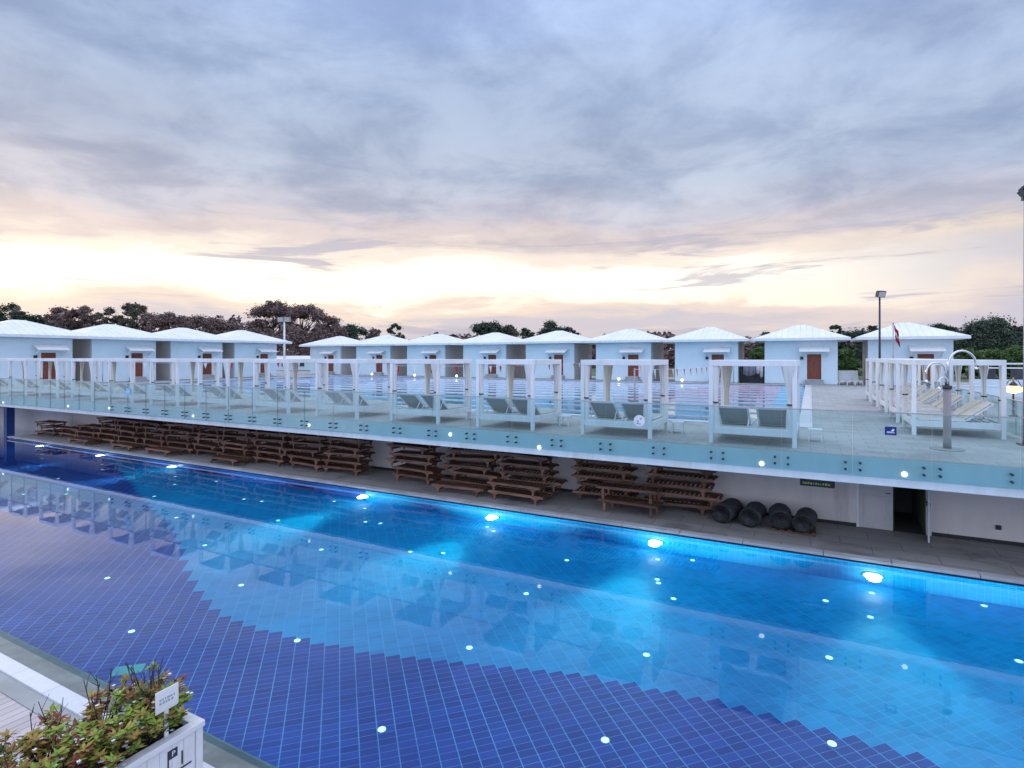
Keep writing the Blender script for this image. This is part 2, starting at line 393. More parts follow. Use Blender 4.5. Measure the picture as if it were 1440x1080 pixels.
# upper pool
ub = MB(); ub.add([(PX0,PY0,1.0),(PX1,PY0,1.0),(PX1,PY1,1.0),(PX0,PY1,1.0)], [(0,1,2,3)])
struct('upper_pool_floor', ub, 'upper_floor')
uw = MB()
uw.box(PX0-.2,PY0-.2,.9,PX1+.2,PY0-.001,ZD-.224); uw.box(PX0-.2,PY1+.001,.9,PX1+.2,PY1+.2,ZD-.224)
uw.box(PX0-.2,PY0,.9,PX0-.001,PY1,ZD-.224); uw.box(PX1+.001,PY0,.9,PX1+.2,PY1,ZD-.224)
struct('upper_pool_basin', uw, 'azure_tiles')
us = MB(); us.add([(PX0,PY0,ZD-.05),(PX1,PY0,ZD-.05),(PX1,PY1,ZD-.05),(PX0,PY1,ZD-.05)], [(0,1,2,3)])
struct('upper_water', us, 'upper_water')
uc = MB()                                          # pale rim round the upper pool
uc.box(PX0-.35,PY0-.35,ZD+.004,PX1+.35,PY0+.05,ZD+.03); uc.box(PX0-.35,PY1-.05,ZD+.004,PX1+.35,PY1+.35,ZD+.03)
uc.box(PX0-.35,PY0+.05,ZD+.004,PX0+.05,PY1-.05,ZD+.03); uc.box(PX1-.05,PY0+.05,ZD+.004,PX1+.35,PY1-.05,ZD+.03)
struct('upper_pool_kerb', uc, 'marble')
# lower pool
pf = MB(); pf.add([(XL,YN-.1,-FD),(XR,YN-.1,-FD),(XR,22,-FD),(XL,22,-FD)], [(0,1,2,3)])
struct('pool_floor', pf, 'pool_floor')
WXL = -39.6                                        # left end of the walkway
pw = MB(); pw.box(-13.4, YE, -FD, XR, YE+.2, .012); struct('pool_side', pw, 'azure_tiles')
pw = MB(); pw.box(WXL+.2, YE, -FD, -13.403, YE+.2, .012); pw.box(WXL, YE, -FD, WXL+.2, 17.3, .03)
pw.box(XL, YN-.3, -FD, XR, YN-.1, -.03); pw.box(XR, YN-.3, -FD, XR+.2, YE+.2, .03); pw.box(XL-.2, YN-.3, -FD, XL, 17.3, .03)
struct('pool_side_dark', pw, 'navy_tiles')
ws = MB(); ws.add([(XL,YN-.1,0),(XR,YN-.1,0),(XR,YE,0),(WXL,YE,0),(WXL,17.3,0),(XL,17.3,0)], [(0,1,2,3,4,5)])
struct('water', ws, 'water')
# walkway under the terrace
wk = MB(); wk.prism([(WXL+.05,YE+.22),(XR+20,YE+.22),(XR+20,17.3),(WXL+.05,17.3)], .032, .12, 'z'); struct('walkway', wk, 'walk')
sg_ = MB(); sg_.box(WXL+.2,YE+.02,.013,XR,YE+.2,.066); struct('pool_shadow_gap', sg_, 'skirting')  # black strip, the shade of the gap under the coping put in as colour
cp = MB(); x = WXL-.04
while x < XR:
    w = random.choice((1.5,1.5,1.3,1.7)); dz = random.uniform(-.006,.006)
    cp.box(x, YE-.04, .065, x+w-.012, YE+.21+random.uniform(-.01,.01), .128+dz); x += w
struct('pool_kerb', cp, 'coping', bevel=.008)
# near side of the pool
nd = MB(); nd.prism([(YN+.02,-.05),(YN+.02,-.25),(3.9,-.25),(3.9,.06),(YN-.02,-.02)], XL-5, XR+5, 'x'); struct('pool_gutter', nd, 'gutter')
nd = MB(); nd.box(XL-5,3.68,-.2,XR+5,3.898,.11); struct('marble_kerb', nd, 'marble', bevel=.01)
nd = MB(); nd.box(XL-5,3.46,-.2,XR+5,3.678,.085); struct('pavement', nd, 'grey_strip')
nd = MB(); nd.box(XL-5,-70,-.2,XR+5,3.457,.075); struct('pool_deck', nd, 'planks')
nd = MB(); nd.box(XR+.2,YN-.3,-.2,40,YE+.2,.09); struct('side_pavement', nd, 'grey_strip')

# lower back wall, with the door opening X 1.15..2.6
DX0, DXM, DX1 = 1.12, 1.86, 2.60
wl = thing('retaining_wall', 'pale grey rendered wall at the back of the covered walkway under the terrace', 'wall', (0,17.3,.0))
w = MB(); w.box(-86,0,-1.5,DX0-.06,.14,ZD-.23); w.box(DX1+.06,0,-1.5,40,.14,ZD-.23); w.box(DX0-.06,0,2.08,DX1+.06,.14,ZD-.23)
w.build('wall', 'lower_wall', wl)
w = MB(); w.box(WXL+.2,-.02,.121,DX0-.06,-.001,.21); w.box(DX1+.06,-.02,.121,33,-.001,.21); w.build('skirting', 'skirting', wl)
w = MB(); w.box(DX0-.06,-.02,.121,DX0,.12,2.08); w.box(DX1,-.02,.121,DX1+.06,.12,2.08); w.box(DX0,-.02,2.04,DX1,.12,2.08); w.build('door_frame', 'white', wl, bevel=.006)
w = MB(); w.box(3.9,-.05,.46,4.0,-.001,.56); w.build('socket', 'black', wl)
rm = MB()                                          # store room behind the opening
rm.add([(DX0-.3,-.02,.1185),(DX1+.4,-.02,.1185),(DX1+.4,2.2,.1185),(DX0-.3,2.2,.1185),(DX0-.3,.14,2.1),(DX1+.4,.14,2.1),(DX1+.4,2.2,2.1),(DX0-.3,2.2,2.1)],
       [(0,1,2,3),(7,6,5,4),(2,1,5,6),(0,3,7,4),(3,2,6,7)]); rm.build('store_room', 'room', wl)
def door_leaf(name, label, loc, rz, w_, parent=None):
    d = thing(name, label, 'door', loc, rz)
    m = MB(); m.box(0,-.02,0,w_,.02,1.9); m.build('leaf', 'door_paint', d, bevel=.005)
    m = MB()
    for z0, z1 in ((.15,.85),(.98,1.75)):
        for s in (-1, 1):
            y0, y1 = (.021, .045) if s > 0 else (-.045, -.021)
            m.box(.1,y0,z0,w_-.1,y1,z0+.03); m.box(.1,y0,z1-.03,w_-.1,y1,z1); m.box(.1,y0,z0+.031,.13,y1,z1-.031); m.box(w_-.13,y0,z0+.031,w_-.1,y1,z1-.031)
    m.build('panel_moulding', 'door_paint', d)
    m = MB(); m.tube([(w_-.06,-.02,.95),(w_-.06,-.07,.95),(w_-.16,-.07,.95)], .01); m.build('handle', 'dark_metal', d)
    return d
door_leaf('wooden_door', 'white panelled door leaf standing closed beside the dark doorway', (DX0,17.29,.13), 0, .735)
door_leaf('wooden_door', 'white door leaf swung wide open at the right of the dark doorway', (DX1-.02,17.26,.13), R(-97), .72)
# column at the left end
c = MB(); bx, by, _ = aty(13,600,16.2); c.box(-.2,-.2,-FD,.2,.2,ZD-.23); c.box(-.28,-.28,1.9,.28,.28,ZD-.231)
tag(c.build('column', 'blue_paint', None, (bx,by,0)), 'blue painted column in the water under the left end of the terrace', 'column')

# terrace fascia with recessed spotlights
fs = thing('terrace_fascia', 'white painted edge beam running along the front of the upper terrace', 'edge beam', (0,YE,0))
m = MB(); m.box(-86,-.02,1.77,40,.16,ZD-.221); m.build('beam', 'fascia', fs)
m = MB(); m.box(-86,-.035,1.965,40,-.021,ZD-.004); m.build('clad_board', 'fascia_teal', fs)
for (px, py) in ((4,566),(95,571),(153,574),(271,585),(434,598),(633,611),(758,629),(1071,652),(1272,667)):
    x_, _, z_ = aty(px, py, YE-.05); z_ = max(1.85, min(2.25, z_))
    m = MB(); m.lathe([(.055,0),(.055,.012),(.045,.02)], 14, Matrix.Translation((x_,-.036,z_)) @ Matrix.Rotation(R(90),4,'X')); m.build('spotlight', 'lamp_spot', fs)

# ------------------------------------------------------------------ glass balustrades
def balustrade(label, p0, ux, pts, zlo, zhi, bolts):
    """panels between consecutive distances in pts along direction ux; y local = outwards"""
    b = thing('glass_balustrade', label, 'balustrade', p0, ux)
    rest = MB()
    for i in range(len(pts)-1):
        a, c_ = pts[i]+.008, pts[i+1]-.008
        m = MB(); m.box(a,-.008,zlo,c_,.008,zhi); pnl = m.build('glass_panel', 'glass', b)
        ed = MB(); ed.box(a-.003,-.007,zlo+.01,a-.0005,.007,zhi-.01); ed.build('panel_edge', 'glass_edge', pnl)
        if bolts:
            for px in (a+.13, c_-.13):
                for pz in (2.24, 2.09):
                    q = rest if i >= bolts else MB()
                    q.lathe([(.026,-.03),(.026,.055)], 10, Matrix.Translation((px,0,pz)) @ Matrix.Rotation(R(90),4,'X'))
                    if q is not rest: q.build('bolt', 'dark_metal', pnl)
    if rest.v: tag(rest.build('bolts', 'dark_metal', b), kind='stuff')
    m = MB(); m.box(pts[0],-.016,zhi,pts[-1],.016,zhi+.022); m.build('handrail', 'grey_metal', b)
    return b
xs = [6.5-1.42*i for i in range(37)]
balustrade('long frameless glass balustrade bolted to the terrace edge above the blue pool', (0,YE-.11,0), 0, [6.5-1.42*i for i in range(37)][::-1][-26:] , 1.95, 3.36, 26)
balustrade('frameless glass balustrade along the far left stretch of the terrace edge', (0,YE-.11,0), 0, [6.5-1.42*25-1.42*i for i in range(18)][::-1], 1.95, 3.36, 0)
balustrade('low glass screen running back beside the right hand row of cabanas', (4.95,YE+2.2,ZD), R(90), [1.6*i for i in range(13)], .06, 1.0, 0)

# ------------------------------------------------------------------ cabins
def make_cabin():
    c = thing('cabin', '', 'cabin', group='white cabins around the upper pool')
    W, D, H = 2.6, 5.0, 3.5
    m = MB()                                       # walls with a real door opening
    d0, d1, z0, z1 = .98-.56, .98+.56, .42, 2.48
    m.box(-W,0,0,d0,.2,H); m.box(d1,0,0,W,.2,H); m.box(d0,0,z1,d1,.2,H); m.box(d0,0,0,d1,.2,z0)
    m.build('wall', 'plaster', c)
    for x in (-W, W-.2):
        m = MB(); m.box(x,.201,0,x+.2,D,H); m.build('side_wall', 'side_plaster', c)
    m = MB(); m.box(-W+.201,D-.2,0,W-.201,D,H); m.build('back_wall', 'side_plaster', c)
    e = .84; z = H; zt = 4.88
    m = MB()
    a = [(-W-e,-e,z+.2),(W+e,-e,z+.2),(W+e,D+e,z+.2),(-W-e,D+e,z+.2)]
    m.add(a+[(-.35,D/2,zt),(.35,D/2,zt)], [(0,1,5,4),(1,2,5),(2,3,4,5),(3,0,4)])
    for k in range(-7, 8):                          # standing seams
        x = k*.44
        fx = max(0, (abs(x)-.35)/(W+e-.35)); y1 = -e+(D/2+e)*(1-fx); zz = z+.2+(zt-z-.2)*(1-fx)
        if fx < .97: m.tube([(x,-e+.02,z+.21),(x,y1,zz+.012)], .018, 4)
    rf = m.build('roof', 'roof', c)
    m = MB(); m.box(-W-e,-e,z+.001,W+e,D+e,z+.198); m.build('eave', 'white', rf)
    m = MB(); m.box(d0+.06,.09,z0,d1-.06,.15,z1-.06); dr = m.build('door', 'door_wood', c)
    m = MB()
    for zz in (z0+.2, z0+1.1):
        m.box(d0+.2,.075,zz,d1-.2,.089,zz+.7)
    m.build('door_panel', 'door_wood', dr)
    m = MB(); m.tube([(d0+.16,.09,1.4),(d0+.16,.04,1.4),(d0+.28,.04,1.4)], .015); m.build('handle', 'grey_metal', dr)
    m = MB(); m.box(d0,-.015,z0,d0+.06,.16,z1); m.box(d1-.06,-.015,z0,d1,.16,z1); m.box(d0+.06,-.015,z1-.06,d1-.06,.16,z1); m.build('door_frame', 'white', c)
    m = MB(); m.prism([(-.95,2.66),(-.95,2.60),(-.001,3.0),(-.001,3.08)], .98-1.05, .98+1.05, 'x'); aw = m.build('awning', 'white', c)
    for x in (.98-.92, .98+.86):
        m = MB(); m.prism([(-.8,2.62),(-.8,2.56),(-.05,2.2),(-.002,2.2),(-.002,2.3)], x, x+.06, 'x'); m.build('bracket', 'white', aw)
    m = MB(); m.box(d0-.1,-.55,0,d1+.1,-.002,.2); m.box(d0-.1,-.28,.2,d1+.1,-.002,.4); m.build('step', 'step', c)
    m = MB(); m.box(d0-.42,-.1,2.0,d0-.2,-.002,2.22); m.build('wall_lamp', 'black', c)
    m = MB(); m.box(-W-.02,-.03,0,d0-.1,-.001,.07); m.box(d1+.1,-.03,0,W+.02,-.001,.07); m.build('plinth', 'grey_metal', c)
    return c
cab0 = make_cabin(); first = True
for i in range(9):
    n = i-1; loc = (-.74-7.2*n-.055*max(0, n)**2, 50.6+.12*max(0, n), ZD)
    lab = ['white cabin at the right end of the back row, behind the flag', 'white cabin with its whole wooden door showing, at the end of the walkway'][i] if i < 2 else \
          'white hip roofed cabin in the back row behind the upper pool, %s from the right' % ordw(i+1)
    if first: cab0.location = loc; cab0['label'] = lab; first = False
    else: dup(cab0, lab, loc)
for i, yc in enumerate((40.9, 34.3, 27.7, 21.1)):
    dup(cab0, ['white cabin nearest the twin headed floodlight mast, at the far end of the left row',
        'white cabin in the left row, second from the floodlight mast', 'white cabin in the left row, third from the floodlight mast',
        'white cabin of the left row nearest the terrace edge, cut by the photo edge'][i], (-53., yc, ZD), R(90)).scale = (1,1,1.05)

for i_, o_ in enumerate([o for o in COL.objects if o.name.startswith('roof')]):
    c_ = o_.parent
    if c_ and c_.name.startswith('cabin') and (c_.location.x < -52.5 and c_.location.y < 45 or c_.location.x < -14):
        o_.scale.x = 1.17 if c_.location.y < 45 else 1.075      # neighbouring roofs run into each other
        o_.location = (0, -.011*(i_ % 4), .007*(i_ % 5))
# ------------------------------------------------------------------ daybed cabanas
def curtain_mb(h, wtop, wtie, wbot, sx=1., seed=0):
    rr = random.Random(seed); m = MB(); n, k = 22, 36; vs = []
    ph = rr.uniform(0, 6)
    for i in range(n):
        t_ = i/(n-1); z = h*(1-t_); tie = .52
        if t_ < tie: w_ = wtop+(wtie-wtop)*math.sin(t_/tie*math.pi/2)**1.4
        else: w_ = wtie+(wbot-wtie)*((t_-tie)/(1-tie))**.6
        for j in range(k):
            a = 2*math.pi*j/k; r = w_*(1+.20*math.cos(8*a+ph+t_*1.5)+.10*math.cos(13*a+2*ph))
            vs.append((r*math.cos(a)*sx, r*math.sin(a)*.55, z+.02))
    fs = [(i*k+j, (i+1)*k+j, (i+1)*k+(j+1) % k, i*k+(j+1) % k) for i in range(n-1) for j in range(k)]
    return m.add(vs, fs, True)
def make_cabana():
    c = thing('daybed_cabana', '', 'cabana', group='white daybed cabanas beside the upper pool')
    hx, hy, H = .96, .98, 2.12; p = .05
    for sx in (-1, 1):
        for sy in (-1, 1):
            m = MB(); m.box(sx*hx-p,sy*hy-p,0,sx*hx+p,sy*hy+p,H-.151); m.build('post', 'white_wood', c, bevel=.006)
    for sy in (-1, 1):
        m = MB(); m.box(-hx-p,sy*hy-p,H-.15,hx+p,sy*hy+p,H); m.build('top_beam', 'white_wood', c, bevel=.006)
    for sx in (-1, 1):
        m = MB(); m.box(sx*hx-p,-hy+p+.001,H-.15,sx*hx+p,hy-p-.001,H); m.build('top_beam', 'white_wood', c, bevel=.006)
    m = MB(); nx = 14
    vs = []; 
    for i in range(nx+1):
        for j in range(nx+1):
            a, b_ = -hx+.04+(2*hx-.08)*i/nx, -hy+.04+(2*hy-.08)*j/nx
            vs.append((a, b_, H-.03-.05*math.sin(math.pi*i/nx)*abs(math.sin(math.pi*j/nx*2))))
    m.add(vs, [(i*(nx+1)+j, (i+1)*(nx+1)+j, (i+1)*(nx+1)+j+1, i*(nx+1)+j+1) for i in range(nx) for j in range(nx)], True)
    m.build('canopy', 'curtain', c)
    m = MB(); zb, zt = .25, .42
    for sy in (-1, 1): m.box(-hx+p+.001,sy*hy-.03,zb,hx-p-.001,sy*hy+.03,zt)
    for sx in (-1, 1): m.box(sx*hx-.03,-hy+p+.001,zb,sx*hx+.03,hy-p-.001,zt)
    for k in range(10): m.box(-hx+.032,-hy+.1+k*.19,zt-.05,hx-.032,-hy+.22+k*.19,zt-.022)
    m.build('bed_frame', 'white_wood', c, bevel=.005)
    for sx in (-1, 1):
        cx = sx*.47
        y0, z0, y1, z1 = -.22, .45, -.80, .92
        dy, dz = y1-y0, z1-z0; ln = math.hypot(dy, dz); ang = math.atan2(dz, -dy)
        M = Matrix.Translation((cx, y0, z0)) @ Matrix.Rotation(-ang, 4, 'X')      # local -y runs up the back
        m = MB(); m.box(-.33,-ln+.03,-.012,.33,-.02,.004, M); br = m.build('backrest', 'textile', c)
        m = MB()
        for s in (-1, 1): m.box(s*.335,-ln,-.02,s*.385,0,.02, M)
        m.box(-.335,-ln-.02,-.022,.335,-ln+.03,.022, M); m.build('back_frame', 'white_wood', br)
        m = MB()
        for s in (-1, 1): m.tube([(cx+s*.36, y0-.30, z0+.24), (cx+s*.36, y0-.50, .42)], .016, 6)
        m.build('strut', 'white_wood', br)
        m = MB(); m.box(-.33,-ln+.05,.021,.33,.0,.085, M); m.build('back_cushion', 'mattress', br, bevel=.02)
        m = MB(); m.box(cx-.36,-.20,.421,cx+.36,.90,.50); m.build('mattress', 'mattress', c, bevel=.025)
        for x_ in (cx-.385, cx+.361):
            m = MB(); m.box(x_,-.21,.421,x_+.024,.92,.47); m.build('side_rail', 'white_wood', c)
    for k, (sx, sy, wt) in enumerate(((-1,-1,.09),(1,-1,.17),(-1,1,.14),(1,1,.11))):
        m = curtain_mb(H-.5 if k != 2 else H-.25, wt, .055, .085, 1., k)
        m.build('curtain', 'curtain' if k != 2 else 'cream_curtain', c, (sx*(hx-.10), sy*(hy-.02), .33 if k != 2 else .1))
    for sx, sy in ((-1,-1),(1,-1),(1,1)):
        m = MB(); m.lathe([(.075,0),(.078,.035)], 12, Matrix.Translation((sx*(hx-.1), sy*(hy-.02), 1.02))); m.build('tieback', 'dark_metal', c)
    return c
cb0 = make_cabana()
CBX = lambda n: -1.25-3.52*n
NF = 13
for n in range(NF):
    lab = 'white daybed cabana at the right end of the front row, beside the walkway' if n == 0 else \
          'white daybed cabana in the row behind the glass balustrade, %s from the right end' % ordw(n+1)
    if n == 1: lab = 'white daybed cabana behind the round white sign on the glass'
    loc = (CBX(n)+random.uniform(-.04,.04), 16.16+random.uniform(-.03,.03), ZD); rz = R(random.uniform(-1.2,1.2))
    if n == 0: cb0.location = loc; cb0.rotation_euler.z = rz; cb0['label'] = lab
    else: dup(cb0, lab, loc, rz)
for n in range(5):
    lab = ['white daybed cabana with cream mattresses right behind the outdoor shower', 'white daybed cabana second from the shower in the right hand row',
           'white daybed cabana in the middle of the right hand row', 'white daybed cabana fourth from the shower in the right hand row',
           'farthest white daybed cabana of the right hand row, near the end cabin'][n]
    dup(cb0, lab, (3.56, 20.35+3.3*n, ZD), R(90))
# little side tables by the nearest cabanas
def make_side_table():
    s = thing('side_table', '', 'table', group='small white side tables')
    m = MB(); m.box(-.22,-.2,.36,.22,.2,.40); m.build('table_top', 'white', s, bevel=.005)
    for sx in (-1,1):
        for sy in (-1,1):
            m = MB(); m.box(sx*.19-.02,sy*.17-.02,0,sx*.19+.02,sy*.17+.02,.36); m.build('leg', 'white', s)
    m = MB(); m.box(-.18,-.16,.12,.18,.16,.14); m.build('shelf', 'white', s)
    return s
st0 = make_side_table()
for n in range(4):
    loc = (CBX(n)+1.35, 16.75, ZD)
    lab = ['small white side table beside the walkway, right of the end cabana', 'small white side table right of the cabana behind the round sign',
           'small white side table right of the third cabana', 'small white side table right of the fourth cabana'][n]
    if n == 0: st0.location = loc; st0['label'] = lab
    else: dup(st0, lab, loc)
for o_ in COL.objects:
    if o_.name.startswith('side_table'): o_.scale = (.75,.75,.8)

# ------------------------------------------------------------------ lane ropes, bunting, edge lamps in the upper pool
NL = 11
for i in range(NL):
    y = PY0+1.9+2.55*i
    r_ = thing('lane_rope', 'float line across the upper pool with pink and blue ends, %s from the front' % ordw(i+1), 'lane rope', (0,y,ZD-.05), 0, 'lane ropes of the upper pool')
    segs = [('blue_floats','rope_blue',PX1-1.1-.05*i,PX1-.15), ('pink_floats','rope_pink',PX1-10.5+.45*i,PX1-1.1-.05*i), ('white_floats','rope_white',-34,PX1-10.5+.45*i), ('dark_floats','rope_dark',PX0+.15,-34)]
    for nm, mt_, x0, x1 in segs:
        m = MB(); x = x0
        while x < x1-.05:
            L_ = min(.9, x1-x); m.tube([(x,0,0),(x+.02,0,0),(x+L_-.02,0,0),(x+L_-.005,0,0)], [.03,.05,.05,.03], 8); x += L_
        m.tube([(x0,0,0),(x1,0,0)], .012, 5); m.build(nm, mt_, r_)
def bunting(label, x, ya, yb, zt, step):
    b = thing('flag_line', label, 'bunting', (x,ya,ZD))
    for y in (0, yb-ya):
        m = MB(); m.tube([(0,y,0),(0,y,zt)], .03, 8); m.lathe([(.1,0),(.1,.03)], 12, Matrix.Translation((0,y,0))); m.build('pole', 'grey_metal', b)
    m = MB(); n = 30
    sag = lambda q: zt-.04-.35*4*q*(1-q)*.5
    m.tube([(0,(yb-ya)*k/n,sag(k/n)) for k in range(n+1)], .008, 5); m.build('cord', 'white', b)
    k = 0; y = .4
    while y < yb-ya-.3:
        z = sag(y/(yb-ya)); m = MB(); m.add([(-.005,y-.14,z),(-.005,y+.14,z),(.005,y+.14,z),(.005,y-.14,z),(.03,y,z-.42)], [(0,1,2,3),(0,4,1),(1,4,2),(2,4,3),(3,4,0)])
        m.build('pennant', 'red' if k % 2 == 0 else 'white_cloth', b); k += 1; y += step
    return b
bunting('red and white pennant line on poles across the upper pool, right one', -5.55, PY0-.2, PY1+.2, 1.80, .85)
bunting('pennant line on poles across the middle of the upper pool', -16.6, PY0-.2, PY1+.2, 1.85, 1.2)
bunting('pennant line with red flags over the left part of the upper pool', -40.5, PY0-.2, PY1+.2, 1.9, 2.2)
for i, (px, py) in enumerate(((152,531),(307,526),(523,526),(583,528),(642,530),(715,530),(870,536),(959,538))):
    x_, y_, z_ = aty(px, py, 49.9)
    l_ = thing('edge_lamp', 'small lit round lamp on the far edge of the upper pool, %s from the left' % ordw(i+1), 'lamp', (x_,y_,ZD), 0, 'lamps along the far pool edge')
    h = max(.2, z_-ZD)
    m = MB(); m.tube([(0,0,0),(0,0,h-.1)], .04, 8); m.build('post', 'grey_metal', l_)
    m = MB(); m.lathe([(.03,h-.12),(.10,h-.08),(.13,h),(.10,h+.08),(.03,h+.12)], 12); m.build('globe', 'lamp_spot', l_)

# ------------------------------------------------------------------ lounger frames stacked under the terrace
def make_lounger():
    o = thing('lounger_frame', '', 'lounger frame', group='wooden lounger frames stored under the terrace')
    Lx, Wy, zr = .97, .32, .20
    for sy in (-1, 1):
        m = MB(); m.prism([(-Lx,zr),(Lx,zr),(Lx,zr+.055),(Lx-.05,zr+.075),(-Lx+.05,zr+.075),(-Lx,zr+.055)], sy*Wy-.02, sy*Wy+.02, 'y'); m.build('rail', 'teak', o)
        for sx in (-1, 1):
            x = sx*.72; q = [(-.03,0),(.03,0),(.035,.10),(.06,.155),(.15,zr-.001),(-.15,zr-.001),(-.06,.155),(-.035,.10)]
            m = MB(); m.prism([(x+a, b) for a, b in q], sy*Wy-.022, sy*Wy+.022, 'y'); m.build('leg', 'teak', o)
    m = MB()
    for k in range(15): m.box(-Lx+.05+k*.13,-Wy+.021,zr+.03,-Lx+.12+k*.13,Wy-.021,zr+.05)
    m.box(-.75,-Wy+.022,.08,-.70,Wy-.022,.14); m.box(.70,-Wy+.022,.08,.75,Wy-.022,.14)
    m.build('slats', 'teak_dark', o)
    return o
lg0 = make_lounger(); used = False
rr = random.Random(5)
def put_lounger(loc, rz, lab):
    global used
    if not used: lg0.location = loc; lg0.rotation_euler.z = rz; lg0['label'] = lab; used = True; return lg0
    o = dup(lg0, lab, loc, rz)
    if loc[2] > .2: o.rotation_euler.x = rr.gauss(0,.022); o.rotation_euler.y = rr.gauss(0,.012)
    return o
LV = ['lowest', 'second from floor', 'third from floor', 'fourth from floor', 'fifth from floor', 'sixth from floor']
left = [-38.0+2.03*i for i in range(12)]
hts = [3,2,3,5,5,6,6,6,6,6,6,6]
for i, x in enumerate(left):
    yb = 16.1+rr.uniform(-.06,.06)
    for k in range(hts[i]):
        put_lounger((x+rr.gauss(0,.085), yb+rr.gauss(0,.07), .12+.262*k), R(rr.gauss(0,3.2)),
                    'wooden lounger frame, %s in the %s stack left of the wall gap' % (LV[k], ordw(12-i)))
for i, x in enumerate((-33.0,-29.0,-26.1,-21.5)):
    put_lounger((x, 15.28+rr.uniform(-.04,.04), .12), R(rr.uniform(-3,3)), 'reddish lounger frame alone on the walkway before the long stack row, %s from the left' % ordw(i+1))
right = [(-12.35,16.15,6,.262), (-10.2,16.35,6,.262), (-8.05,16.3,5,.262), (-5.6,16.75,6,.262), (-3.35,16.75,5,.33)]
for i, (x, y, n_, pt) in enumerate(right):
    for k in range(n_):
        put_lounger((x+rr.gauss(0,.11), y+rr.gauss(0,.07), .12+pt*k if pt < .3 else .12+.262*k), R(rr.gauss(0,4.5)),
                    'wooden lounger frame, %s in the %s stack right of the wall gap' % (LV[k], ordw(i+1)))
put_lounger((-10.1, 15.55, .12), R(3), 'single wooden lounger frame on the walkway before the second stack right of the gap')
put_lounger((-8.0, 15.6, .12), R(-2), 'single orange brown lounger frame on the walkway before the third stack')
o_ = put_lounger((-8.05, 15.62, .39), R(-5), 'orange brown lounger frame lying askew on the single one before the third stack')
# two slatted tables in front
def make_slat_table():
    s = thing('slatted_table', '', 'slatted table', group='reddish slatted tables on the walkway')
    for sx in (-1,1):
        for sy in (-1,1):
            m = MB(); m.box(sx*.68-.035,sy*.3-.035,0,sx*.68+.035,sy*.3+.035,.30); m.build('leg', 'teak', s)
    m = MB()
    for sy in (-1,1): m.box(-.86,sy*.36-.02,.30,.86,sy*.36+.02,.37)
    m.build('rail', 'teak_dark', s)
    m = MB()
    for k in range(19): m.box(-.84+k*.092,-.339,.305,-.79+k*.092,.339,.335)
    m.build('slats', 'teak_dark', s); return s
s0 = make_slat_table(); s0.location = (-4.55, 15.85, .12); s0.rotation_euler.z = R(-3); s0['label'] = 'reddish slatted low table standing on the walkway, in front of the tall stack'
dup(s0, 'reddish slatted low table stacked on the one standing before the tall stack', (-4.62, 15.9, .492), R(2))
# black rolls
def roll_mb(r, ln, seed):
    q = random.Random(seed); m = MB(); n = 26
    prof = []
    for k in range(n):
        a = 2*math.pi*k/n; prof.append((r*(1+.05*math.sin(2*a+q.uniform(0,1))+q.uniform(-.02,.02))*math.cos(a), r*.94*(1+q.uniform(-.02,.02))*math.sin(a)))
    rings = [(-ln/2,.80),(-ln/2+.03,.95),(-ln/2+.1,1.),(0,.97),(ln/2-.1,1.),(ln/2-.03,.95),(ln/2,.8)]
    vs = [(a*f, y, b*f) for y, f in rings for a, b in prof]
    fs = [(i*n+k, i*n+(k+1) % n, (i+1)*n+(k+1) % n, (i+1)*n+k) for i in range(len(rings)-1) for k in range(n)]
    fs += [tuple(range(n)), tuple(range((len(rings)-1)*n, len(rings)*n))[::-1]]
    m.add(vs, fs, True)
    sp = [((.72*r-.0055*k*r*4)*math.cos(k*.5), -ln/2-.004, (.72*r-.0055*k*r*4)*math.sin(k*.5)) for k in range(30)]
    return m, sp
for i, (x, y, r, lab) in enumerate(((-2.0,16.35,.28,'black rolled mat on the walkway, right against the last lounger stack'), (-1.36,16.3,.275,'black rolled mat, second from the lounger stacks'),
        (-.70,16.2,.26,'black rolled mat, third from the lounger stacks'), (-.13,16.15,.245,'black rolled mat at the right end, nearest the white door'))):
    o = thing('rolled_mat', lab, 'rolled mat', (x,y,.12+r*.94+(.08 if i > 1 else .0)), R(random.uniform(-16,4)), 'black rolled mats')
    m, sp = roll_mb(r, .95, i); m.build('roll', 'felt', o)
    m = MB(); m.tube(sp[:5], .012, 5); m.build('rolled_edge', 'black', o)
pl = thing('pallet', 'low wooden pallet under the two right hand black rolls', 'pallet', (-.38,16.2,.12))
for k in range(3):
    m = MB(); m.box(-.5,-.36+k*.3,0,.5,-.28+k*.3,.045); m.build('runner', 'teak', pl)
m = MB()
for k in range(6): m.box(-.5+k*.18,-.38,.046,-.40+k*.18,.38,.075)
m.build('slats', 'teak_dark', pl)
# black notice under the edge beam
x0, _, z0 = aty(1125, 681, 15.6); x1 = aty(1174, 681, 15.6)[0]
o = thing('hanging_sign', 'narrow black sign with yellow marks hanging under the terrace edge', 'sign', ((x0+x1)/2,15.6,z0-.02))
hw = (x1-x0)/2
m = MB(); m.box(-hw,-.02,0,hw,.02,.26); m.build('board', 'black', o)
m = MB(); q = random.Random(3); x = -hw+.06
while x < hw-.08:
    w_ = q.uniform(.015,.05); m.box(x,-.024,.05,x+w_,-.0205,.05+q.uniform(.03,.055)); x += w_+q.uniform(.01,.03)
m.build('lettering', 'yellow', o)
m = MB()
for s in (-1,1): m.tube([(s*hw*.8,0,.26),(s*hw*.8,0,ZD-.23-z0+.02)], .008, 6)
m.build('hanger', 'dark_metal', o)

